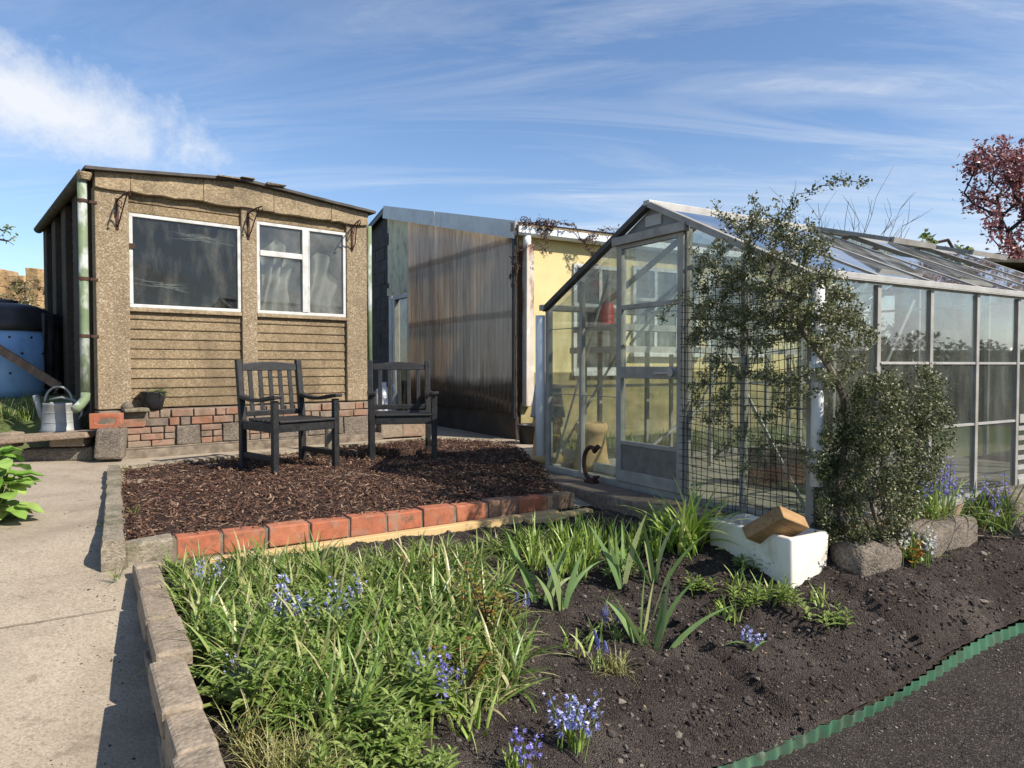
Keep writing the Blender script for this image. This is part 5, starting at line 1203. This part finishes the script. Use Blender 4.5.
# -- iris fans
def iris(n, L, w=.034):
    L *= 1.38; w *= 1.12
    m = MB()
    for i in range(n):
        f = (i-(n-1)/2)/max(1,(n-1)/2)+random.gauss(0,.25); blade(m, (f*.03,random.gauss(0,.012),-.02), (0 if f>0 else math.pi)+random.gauss(0,.4), L*random.uniform(.6,1.08), w*random.uniform(.7,1.1), abs(f)*.36+.02, random.choice((.1,.2,.35,1.1))*(.4+abs(f)), 7, 0, math.pi/2+random.gauss(0,.5), .12)
    return m
for (px,py,n,L,lab,rt) in ((540,606,5,.34,'pale upright iris fan with the tallest blade left in the bed',.1),(560,612,6,.26,'broad green iris fan right of the pale tallest fan',.5),(640,640,6,.33,'grey-green iris fan with crossing blades in middle of the bed',.3),(655,648,6,.29,'dark green iris fan spreading to the right on bare soil',-.2),
        (622,585,6,.30,'upright iris fan behind the mid-bed fans',.4),(655,585,7,.30,'leaning iris fan in front of the daylily clump',-.1),(600,640,4,.2,'small iris fan between grape hyacinths',.6)):
    p_ = plant_proto('iris_fan', iris(n,L), M['iris_leaf']); a,b,z = soil_at(px,py); put(p_,a,b,z,lab,'plant',None,1.0,rt)
# -- daylily clump and the clumps on the right
p_ = plant_proto('daylily_clump', tuft(80,.28,.5,.025,.7,1.5,.10,8), M['strap_bright']); a,b,z = soil_at(684,552); put(p_,a,b,z,'tall bright green daylily clump beside the white sink','plant',None,1.0)
p_ = plant_proto('daylily_clump', tuft(22,.18,.3,.016,.6,1.2,.05,6), M['strap_bright']); a,b,z = soil_at(655,538); put(p_,a,b,z,'smaller arching clump behind left of the tall daylily','plant',None,.9)
p_ = plant_proto('flowering_squill', tuft(95,.25,.46,.013,.9,1.5,.16,7), M['strap_bright'], 22, 'bell', M['petal_violet'], (.32,.46), .07); put(p_,.98,-2.66,.60,'violet flowering bulb clump with glossy arching leaves above the long stone','flower',None,1.0)
p_ = plant_proto('flowering_squill', tuft(60,.22,.4,.013,.9,1.5,.13,7), M['strap_leaf'], 7, 'bell', M['petal_violet'], (.24,.34), .10); put(p_,1.38,-2.83,.56,'darker leafy bulb clump with few violet flowers by furthest stone','flower',None,1.0)
p_ = plant_proto('flowering_squill', tuft(50,.18,.34,.012,.9,1.5,.12,6), M['strap_bright'], 4, 'bell', M['petal_violet'], (.2,.26), .08); put(p_,1.72,-2.98,.52,'low bulb clump at the right end of the bare soil','flower',None,1.0)
p_ = plant_proto('white_flowered_plant', tuft(26,.12,.24,.014,.8,1.4,.07), M['strap_bright'], 7, 'bell', M['petal_white'], (.16,.24), .06); put(p_,.46,-2.86,.47,'leafy clump with small white flowers in the gap between two edging stones','flower',None,1.0)
# -- herbs
def herb(n, h0, h1, ll, spread):
    m = MB()
    for i in range(n):
        az = random.random()*6.283; r = spread*random.random()**.5; p0 = np.array((r*math.cos(az), r*math.sin(az), 0)); h = random.uniform(h0,h1); ln = random.gauss(0,.22)
        d = np.array((math.cos(az)*abs(ln)+random.gauss(0,.1), math.sin(az)*abs(ln)+random.gauss(0,.1), 1)); d/=np.linalg.norm(d)
        k = random.randint(5,8); tw = random.random()*3
        m.quads(np.concatenate([[p0-(.0015,0,0),p0+(.0015,0,0),p0+d*h+(.001,0,0),p0+d*h-(.001,0,0)]]),0,.1)
        for j in range(k):
            f = .25+.75*j/(k-1); a_ = tw+j*1.57; L = ll*random.uniform(.7,1.15)*(1.05-.55*max(0,f-.6)/.4)
            for s in (0,math.pi):
                up_ = .35+.9*max(0,f-.5); dd = np.array((math.cos(a_+s),math.sin(a_+s),up_)); leaf(m, p0+d*h*f, dd, np.array((0,0,1.)), L, L*.30)
    return m
protoH = [plant_proto('leafy_herb', herb(9,.08,.22,.075,.085), M['herb_leaf']) for _ in range(5)]
scatter(protoH, poisson([(205,668),(300,628),(400,632),(450,672),(432,730),(380,775),(300,745),(245,720)], 20, .14, 6000), 'soft light green leafy herb stems massed at front left of the bed', 'herb clumps massed in the bed', s0=.85, s1=1.15)
scatter(protoH, poisson([(300,770),(430,740),(440,800),(330,830)], 9, .12, 3000), 'light green leafy herb at the bottom edge of the bed', 'herb clumps at the bed front', s0=.7, s1=1.0)
# dry grass
protoD = [plant_proto('dry_grass_tuft', tuft(60,.12,.24,.004,.8,1.6,.05,4), M['dry_grass']) for _ in range(2)]
scatter(protoD, [soil_at(x,y) for x,y in ((262,768),(285,785),(310,775),(245,748),(300,805),(272,800),(330,800))], 'straw-tinged fine grass tuft at the bottom left of the bed', 'dry grass tufts', s0=.8, s1=1.1)
p_ = plant_proto('fine_leaved_tuft', tuft(90,.07,.14,.004,1.3,2.2,.05,5), M['dry_grass']); a,b,z=soil_at(615,672); put(p_,a,b,z,'yellow-green mop-headed fine tuft below the iris fans','plant',None,1.0)
# small plants on the bare soil
smalls = ((705,600,'low green tuft nearest the sink on left'),(735,592,'green tuft under the long side of the sink'),(752,578,'small upright green tuft against the sink'),(770,606,'low leafy tuft below the sink front corner'),(790,612,'pale green tuft on the soil right of the leafy one'),(822,604,'small bright tuft below the sink right corner'),(742,612,'flattened grassy tuft on the soil'),(725,622,'ground-hugging leafy tuft with a pinkish bud'),(832,634,'solitary small sprig furthest down the bare soil'),(575,650,'low star-shaped tuft left of the iris fans'),(620,574,'tiny tuft behind the mid iris fans'),(470,730,'small jagged-leaved seedling on the soil near herb mass'))
for i,(px,py,lab) in enumerate(smalls):
    msh = tuft(16,.06,.13,.010,.9,1.0,.05) if i%2 else herb(6,.04,.09,.045,.06)
    p_ = plant_proto('small_bed_plant', msh, M['strap_bright'] if i%2 else M['herb_leaf']); a,b,z=soil_at(px,py); put(p_,a,b,z,lab,'plant',None,1.35)
m = MB(); blade(m,(0,0,0),math.pi,.16,.026,.7,1.6,7,0,0,.3); blade(m,(0,0,0),.3,.11,.022,1.0,.8,6,0,0,.3); p_=plant_proto('tulip_leaf_plant',m,M['iris_leaf'],2,'bell',M['petal_blue'],(.09,.12),.02); a,b,z=soil_at(752,652); put(p_,a,b,z,'sprawling broad tulip leaf with tiny blue flower on the bare soil','plant',None,1.0,.2)
m = MB()
for k in range(9): leaf(m,np.array((random.gauss(0,.02),random.gauss(0,.02),.02+.012*k)),(random.gauss(0,1),random.gauss(0,1),.7),np.array((0,0,1.)),.06,.045)
p_=plant_proto('orange_seedling',m,M['orange_leaf']); a,b,z=soil_at(915,566); put(p_,a,b,z,'little plant with orange leaves on the soil before the stones','plant',None,1.0)
# rose shoots
def rose(px,py,h,n,lab):
    t=thing('rose_bush',None,None); stx,lf=MB(),MB()
    for i in range(n):
        az=random.random()*6.28; tip=np.array((math.cos(az)*h*.45,math.sin(az)*h*.45,h*random.uniform(.7,1))); pts=[tip*f+np.array((0,0,.02*math.sin(f*3))) for f in (0,.3,.6,1)]
        stx.tube(pts,[.005,.004,.003,.0015],5)
        for f in np.linspace(.3,1,8):
            p=tip*f; a_=random.random()*6.28
            for k in range(3): leaf(lf,p,(math.cos(a_+k*.7-.7),math.sin(a_+k*.7-.7),.35),np.array((0,0,1.)),random.uniform(.02,.034),.017)
    stx.build('stems',M['bark_dark'],t); lf.build('leaves',M['rose_leaf'],t); a,b,z=soil_at(px,py); return put(t,a,b,z,lab,'rose',None,1.0)
rose(488,640,.33,9,'reddish young rose with yellow-green leaves left of the tallest iris'); rose(462,705,.22,5,'short dark red rose shoot among the herbs'); rose(505,650,.20,5,'low rose with yellowing leaf right of the main rose'); rose(418,588,.17,4,'rust coloured rose shoot at the back of the bed')
# ------------------------------------------------------------------ woody plants
def grow(roots, tips, rad0, rmin, seg, jit, lw=.3):
    P=[np.asarray(roots[0],float)]; par=[-1]; LN=[0.0]
    for p in roots[1:]:
        p=np.asarray(p,float); k=max(1,int(np.linalg.norm(p-P[-1])/seg)); q0=P[-1].copy()
        for i in range(1,k+1): par.append(len(P)-1); P.append(q0+(p-q0)*i/k+R.normal(0,jit*.4,3)*(i<k)); LN.append(LN[-1]+np.linalg.norm(P[-1]-P[par[-1]]))
    tips=sorted(tips,key=lambda t:np.linalg.norm(t-P[-1])); ends=[]
    for t in tips:
        A=np.array(P); c=np.linalg.norm(A-t,axis=1)+lw*np.array(LN); c[:2]+=9
        i=int(np.argmin(c)); L=np.linalg.norm(t-P[i]); k=max(1,int(L/seg)); q0=P[i].copy(); prev=i
        side=R.normal(0,1,3); side*=L*.10/np.linalg.norm(side)
        for j in range(1,k+1):
            f=j/k; P.append(q0+(t-q0)*f+side*math.sin(f*math.pi)+R.normal(0,jit,3)*(j<k)); par.append(prev); LN.append(LN[prev]+L/k); prev=len(P)-1
        ends.append(prev)
    P=np.array(P); cnt=np.zeros(len(P))
    for e in ends:
        while e>=0: cnt[e]+=1; e=par[e]
    r=np.maximum(rmin,rad0*np.sqrt(cnt/max(1,len(ends)))); r[cnt<=1]=rmin
    return P,np.array(par),r,cnt
def wood(P,par,r,n=6):
    m=MB(); vs=[]
    for i in range(1,len(P)):
        p,q=P[par[i]],P[i]; d=q-p; L=np.linalg.norm(d)
        if L<1e-6: continue
        d/=L; x=np.cross(d,(.3,.2,.93)); x/=np.linalg.norm(x)+1e-9; y=np.cross(d,x); ra=min(r[par[i]],r[i]*1.5); rb=r[i]
        ring=lambda c,rr_:[c+rr_*(math.cos(6.283*k/n)*x+math.sin(6.283*k/n)*y) for k in range(n)]
        A,B=ring(p-d*ra*.3,ra),ring(q+d*rb*.2,rb)
        for k in range(n): vs+=[A[k],A[(k+1)%n],B[(k+1)%n],B[k]]
    m.quads(np.array(vs),0,.5); return m
def leafcloud(m,C,s0,s1,asp=.5,upb=.5):
    n=len(C); t=R.normal(0,1,(n,3)); t/=np.linalg.norm(t,axis=1)[:,None]
    u=R.normal(0,1,(n,3))+np.array((0,0,upb)); b=np.cross(t,u); b/=np.linalg.norm(b,axis=1)[:,None]+1e-9
    L=R.uniform(s0,s1,(n,1)); w=L*asp; nn=np.cross(t,b)
    q=np.stack([C-t*L/2,C+b*w/2-t*L*.05+nn*w*.12,C+t*L/2,C-b*w/2-t*L*.05+nn*w*.12],1); m.quads(q.reshape(-1,3),0,R.random(n)); return m
def twigleaves(P,par,r,rmax,n,spread):
    idx=[i for i in range(1,len(P)) if r[i]<=rmax]; k=max(1,n//5); pick=R.choice(idx,k); f=R.random((k,1)); C=P[pick]*f+P[par[pick]]*(1-f)+R.normal(0,spread*.5,(k,3)); C=np.repeat(C,5,0); return C+R.normal(0,spread*.75,(len(C),3))
def polytips(poly,n,fn,wt=None):
    out=[]; xs=[p[0] for p in poly]; ys=[p[1] for p in poly]
    while len(out)<n:
        x,y=random.uniform(min(xs),max(xs)),random.uniform(min(ys),max(ys))
        if inside(poly,x,y) and (wt is None or random.random()<wt(x,y)): out.append(fn(x,y))
    return out
def shrub(name,label,cat,roots,tips,rad0,rmin,seg,jit,nleaf,spread,s0,s1,lm,bark,rmax,asp=.5,lw=.3,partn='crown',trunkn='trunk',group=None,extra=None):
    b0=np.asarray(roots[0],float); t=thing(name,label,cat,b0,0,group)
    P,par,r,c=grow([np.asarray(q,float)-b0 for q in roots],[q-b0 for q in tips],rad0,rmin,seg,jit,lw)
    wood(P,par,r).build(trunkn,bark,t,smooth=True)
    if nleaf:
        m=MB(); C=twigleaves(P,par,r,rmax,nleaf,spread); leafcloud(m,C,s0,s1,asp); m.build(partn,lm,t)
    return t
fpl=lambda x,y: ata(x,y,-(.05+random.random()*.27)) if x<812 else atb(x,y,-(2.63+random.random()*.2))
fa=lambda d0,d1: (lambda x,y: ata(x,y,-(d0+random.random()*d1)))
fb=lambda d0,d1: (lambda x,y: atb(x,y,-(d0+random.random()*d1)))
body=[(690,285),(686,330),(698,368),(690,395),(715,420),(770,425),(800,400),(840,385),(868,365),(878,340),(860,305),(848,268),(832,238),(800,218),(765,205),(735,212),(716,240),(695,265)]
tips=polytips(body,480,fpl,lambda x,y: 1.0 if y<345 else .38)
spr=[(868,184),(838,180),(797,194),(752,197),(713,203),(776,203),(690,248),(676,300),(682,345),(662,322),(700,420),(728,445),(760,440),(745,470),(712,455),(690,385)]
tips+=[fpl(x,y) for x,y in spr]
roots=[G(.12,-2.70,.45),atb(838,490,-2.69),atb(843,455,-2.70),atb(847,425,-2.70),atb(843,398,-2.70),atb(834,376,-2.69),atb(822,356,-2.67),ata(806,335,-.16),ata(782,290,-.2)]
shrub('netted_wall_shrub','open twiggy evergreen shrub trained up the black netting at greenhouse corner','shrub',roots,tips,.017,.0021,.045,.008,22000,.020,.010,.027,M['small_leaf'],M['bark_pale'],.0046,.55,.25)
bpoly=[(806,455),(798,500),(808,535),(845,548),(885,540),(912,520),(938,475),(952,425),(948,385),(922,364),(895,374),(868,372),(850,392),(832,420)]
def bushpt(x,y):
    if x < 834:
        if y > 466: x = max(x, 822)
        return atb(x,y,-(2.60+random.random()*.10))
    p=atb(x,y,-(2.62+random.random()*.34))
    return p if toG(p)[0]>.03 else ata(x,y,.03+random.random()*.06)
tips=polytips(bpoly,560,bushpt,lambda x,y: 1.0 if mnoise.noise((x*.05,y*.04,4.0))>-.22 else .15)
shrub('evergreen_bush','dense rounded small-leaved evergreen bush growing behind the edging stones','bush',[G(.28,-2.78,.42),G(.30,-2.78,.58)],tips,.020,.0019,.045,.008,34000,.024,.009,.023,M['bush_leaf'],M['bark_pale'],.004,.55,.45)
tp=[(957,168),(972,150),(1000,138),(1020,150),(1040,120),(1100,140),(1120,290),(1000,292),(984,272),(980,240),(966,205)]
tips=polytips(tp,330,lambda x,y: atY(x,y,13+random.uniform(-1.1,1.1)))
shrub('purple_plum_tree','purple-red leaved tree rising behind the greenhouse roof','tree',[np.array((10.1,13,.55)),np.array((10.0,13,1.9)),atY(1030,300,13),atY(1022,262,13)],tips,.10,.008,.22,.04,9500,.085,.05,.11,M['red_leaf'],M['bark_dark'],.02,.6,.3)
tips=[atY(x,y,9.9+random.uniform(-.3,.3)) for x,y in ((918,238),(926,236),(934,243),(948,240),(955,246),(962,252),(968,247),(940,252),(925,250),(975,258))]
shrub('leafy_sapling','green leafy sapling tips showing just above the greenhouse ridge','sapling',[np.array((6.6,9.9,.55)),atY(946,290,9.9)],tips,.03,.006,.12,.03,120,.035,.06,.11,M['hedge_leaf'] if False else M['strap_leaf'],M['bark_dark'],.02,.7,.3)
bs=thing('bare_shrub','leafless twiggy shrub behind the greenhouse ridge','shrub',(5.0,11,.55)); mb=MB(); o_=np.array((5.0,11,.55))
for k in range(24):
    tx=random.uniform(768,912); ty=random.uniform(197,238)+.0; tip=atY(tx,ty,11+random.uniform(-.6,.6))-o_; base=np.array((random.gauss(0,.12),random.gauss(0,.12),0)); mid=base*.6+tip*np.array((.45,.45,.55))+np.array((0,0,.1))
    P_=[base*(1-f)**2+2*f*(1-f)*mid+f*f*tip+R.normal(0,.012,3)*(0<f<1) for f in np.linspace(0,1,12)]; mb.tube(P_,np.linspace(.016,.0025,12),5,cap=False)
    for q in range(7):
        i_=random.randint(5,11); d_=P_[i_]-P_[i_-1]; d_/=np.linalg.norm(d_); v_=R.normal(0,1,3); v_-=d_*(v_@d_); v_/=np.linalg.norm(v_); L_=random.uniform(.15,.5); e_=P_[i_]+(d_*.75+v_*.6+np.array((0,0,.15)))*L_
        mb.tube([P_[i_],(P_[i_]+e_)/2+R.normal(0,.012,3),e_],[.004,.003,.0015],4,cap=False)
mb.build('branches',M['bark_dark'],bs,smooth=True)
tips=[atY(x,y,5+random.uniform(-.1,.1)) for x,y in ((16,227),(15,236),(9,228),(3,231),(8,241),(14,245),(-6,225),(-20,235),(-25,215),(-10,244))]
shrub('fruit_tree','young fruit tree whose leafy twig tips enter at left of the shed','tree',[np.array((-4.25,5.0,.55)),np.array((-4.2,5.0,1.6)),atY(-62,270,5)],tips,.012,.0018,.06,.008,70,.018,.02,.04,M['strap_leaf'],M['bark_dark'],.006,.55,.3)
tips=[np.array((-7.6+random.uniform(-1.9,1.9),12.4+random.uniform(-.3,.3),2.75+random.uniform(-.8,.32))) for _ in range(110)]
shrub('dry_ivy_shrub','dry olive ivy growth piled against the tawny stone wall','ivy',[np.array((-7.6,12.5,.6)),np.array((-7.7,12.5,1.8))],tips,.05,.005,.14,.04,3600,.08,.04,.08,M['hedge_leaf'] if False else leafmat('olive_ivy_leaf',[(.07,.065,.02),(.12,.11,.035),(.2,.17,.07),(.28,.2,.1)]),M['bark_dark'],.012,.6,.3)
# dead creeper over the workshop corner
tips=[G(WA+random.uniform(-.12,.38),WB-.18-random.random()*.10,3.235+random.gauss(0,.03)) for _ in range(40)]+[G(WA+random.uniform(.15,.33),WB-.17-random.random()*.08,random.uniform(2.75,3.22)) for _ in range(26)]+[G(WA+1.0+random.gauss(0,.07),WB-.17-random.random()*.06,random.uniform(2.72,3.2)) for _ in range(34)]+[G(WA+random.uniform(.3,1.4),WB-.2-random.random()*.06,3.27+random.gauss(0,.02)) for _ in range(16)]+[G(WA-.08,WB-.02+random.uniform(-.08,.12),random.uniform(2.5,3.28)) for _ in range(30)]
shrub('dead_creeper','dead brown creeper tangled over the white gutter corner of the workshop','creeper',[G(WA-.1,WB-.10,.62),G(WA-.1,WB-.08,2.4),G(WA-.1,WB-.12,3.2),G(WA+.3,WB-.2,3.28)],tips,.010,.002,.06,.015,2200,.022,.015,.038,leafmat('dead_leaf',[(.05,.025,.02),(.1,.05,.035),(.16,.09,.06)]),M['bark_dark'],.006,.5,.3,partn='foliage',trunkn='stems')
# hedges
def hedge(label,p,q,w,h,n,s0=.06,s1=.12,z0=.5):
    p,q=np.array(p,float),np.array(q,float); L=np.linalg.norm(q-p); d=(q-p)/L; nn=np.array((-d[1],d[0])); t=thing('hedge',label,'hedge',(*p,z0))
    f=R.random(n)*L; g=R.uniform(-1,1,n); zz=R.random(n)**.7
    top=np.array([h*(1+.16*mnoise.noise((x*.6,p[0],0))+.09*mnoise.noise((x*2.1,p[0],3))) for x in f]); wd=w/2*(1-.35*zz**3)*np.sign(g)*np.abs(g)**.4
    C=np.stack([d[0]*f+nn[0]*wd,d[1]*f+nn[1]*wd,zz*top],1); m=MB(); leafcloud(m,C,s0,s1,.6); m.build('foliage',M['hedge_leaf'],t)
    core=MB(); c3=np.array((*d,0)); core.obox(c3*L/2+np.array((0,0,h*.42)),c3,(*nn,0),(0,0,1),L/2,w*.28,h*.42); core.build('branches',M['bark_dark'],t); return t
hedge('tall dark garden hedge seen through the greenhouse glass at back',(4.6,11.6),(12.5,12.6),1.2,1.75,9000)
hedge('reddish dark hedge along the far right boundary',(10.5,1.5),(14.5,12),1.2,1.55,9000)
# broad leaved plant by the path
def bigleaf(m,p,d,L,w,rn):
    d=np.asarray(d,float); d/=np.linalg.norm(d); s=np.cross(d,(0,0,1.)); s/=np.linalg.norm(s); n=np.cross(s,d); K,J=7,6; vs=[]
    for i in range(K+1):
        f=i/K; ww=w/2*max(.02,math.sin(math.pi*min(1,.08+.92*f**.8))**.6)
        for j in range(J+1): g=(j/J-.5)*2; vs.append(p+d*f*L+s*g*ww+n*(.30*ww*g*g-.35*L*f*f+.004*math.sin(f*14)))
    m.add(vs,[(i*(J+1)+j,i*(J+1)+j+1,(i+1)*(J+1)+j+1,(i+1)*(J+1)+j) for i in range(K) for j in range(J)],0,rn)
c=atz(-13,530,.60); t=thing('broad_leaved_plant','cabbage-like plant with large crinkled light green leaves beside the path','plant',c); lf,stx=MB(),MB()
for i in range(64):
    az=random.random()*6.28; e=random.uniform(.4,1.5); r=random.uniform(.02,.15); h=random.uniform(.05,.46); p=np.array((r*math.cos(az),r*math.sin(az),h)); stx.tube([(0,0,-.02),p*.6,p],[.008,.007,.005],6)
    bigleaf(lf,p,(math.cos(az),math.sin(az),.55-e*.5),random.uniform(.10,.16),random.uniform(.11,.16),random.random())
lf.build('leaves',M['big_leaf'],t,smooth=True); stx.build('stalks',M['stem_green'],t)
# weeds on the bank and along kerbs
wd=[plant_proto('bank_weed',tuft(40,.12,.3,.010,.9,1.4,.10),M['strap_leaf']) for _ in range(2)]+[plant_proto('bank_weed',herb(12,.06,.16,.05,.10),M['herb_leaf'])]
def putw(protos,x,y,zz,label,group,sc): 
    o=put(random.choice(protos),0,0,0,label,'weed',group,sc); o.location=(x,y,zz); return o
for _ in range(26):
    y=random.uniform(6.75,7.5); x=random.uniform(-6.0,-4.95)+ (y-6.7)*-.1; putw(wd,x,y,zbank(x,y),'leafy weed growing on the earth bank before the compost barrel','weeds on the earth bank',random.uniform(.7,1.1))
gm=MB()
for _ in range(5200):
    a=random.uniform(1.2,7); b=random.uniform(.15,2.2); 
    if random.random()<.0: continue
    blade(gm,G(a,b,.55),random.random()*6.28,random.uniform(.08,.2),.008,random.uniform(.05,.6),random.uniform(.2,1.2),3)
tag(gm.build('grass',M['grass_leaf']),kind='stuff')
kw=plant_proto('kerb_weed',tuft(16,.05,.11,.007,.9,1.2,.03),M['strap_leaf'])
for i,(x,y,lab) in enumerate(((126,470,'small weed in the rear left corner of the mulch bed'),(104,530,'weed growing in the joint between path and mulch kerb'),(136,512,'tiny weed at the mulch edge by the kerb'),(119,577,'grass sprig where the mulch kerb meets retaining wall'))):
    p=atz(x,y,(.66,.60,.67,.56)[i]); o=put(kw,0,0,0,lab,'weed',None,.8); o.location=p
# fallen twigs on the soil
for i,(x0,y0,x1,y1,lab) in enumerate(((942,543,1012,541,'thin pale twig lying across the bare soil by the stones'),(838,610,860,625,'short bent dead stem beside the solitary sprig'))):
    a0,b0,z0=soil_at(x0,y0); a1,b1,z1=soil_at(x1,y1); mb=MB(); mb.tube([G(a0,b0,z0+.025),G((a0*2+a1)/3,(b0*2+b1)/3+.02,(z0*2+z1)/3+.035),G((a0+a1*2)/3,(b0+b1*2)/3,(z0+z1*2)/3+.03),G(a1,b1,z1+.02)],[.004,.004,.003,.002],5); tag(mb.build('fallen_twig',M['bark_pale']),lab,'twig')
# low dark-roofed outhouse beyond the greenhouse
oh=thing('outhouse','low dark-roofed outhouse beyond the far end of greenhouse','shed',(7.6,11.2,.55),rad(8))
mb=MB(); mb.box(0,0,0,3.6,2.2,2.35); mb.build('wall',M['blockwork'],oh); mb=MB(); mb.prism([(-.15,2.62),(-.15,2.68),(2.4,2.40),(2.4,2.34)],(-.2,0,0),(0,1,0),(0,0,1),(1,0,0),4.0); mb.build('roof',M['gutter_dark'],oh)
mb=MB(); mb.box(.8,-.03,.9,1.7,-.002,1.9); mb.build('window',M['white_frame'],oh)
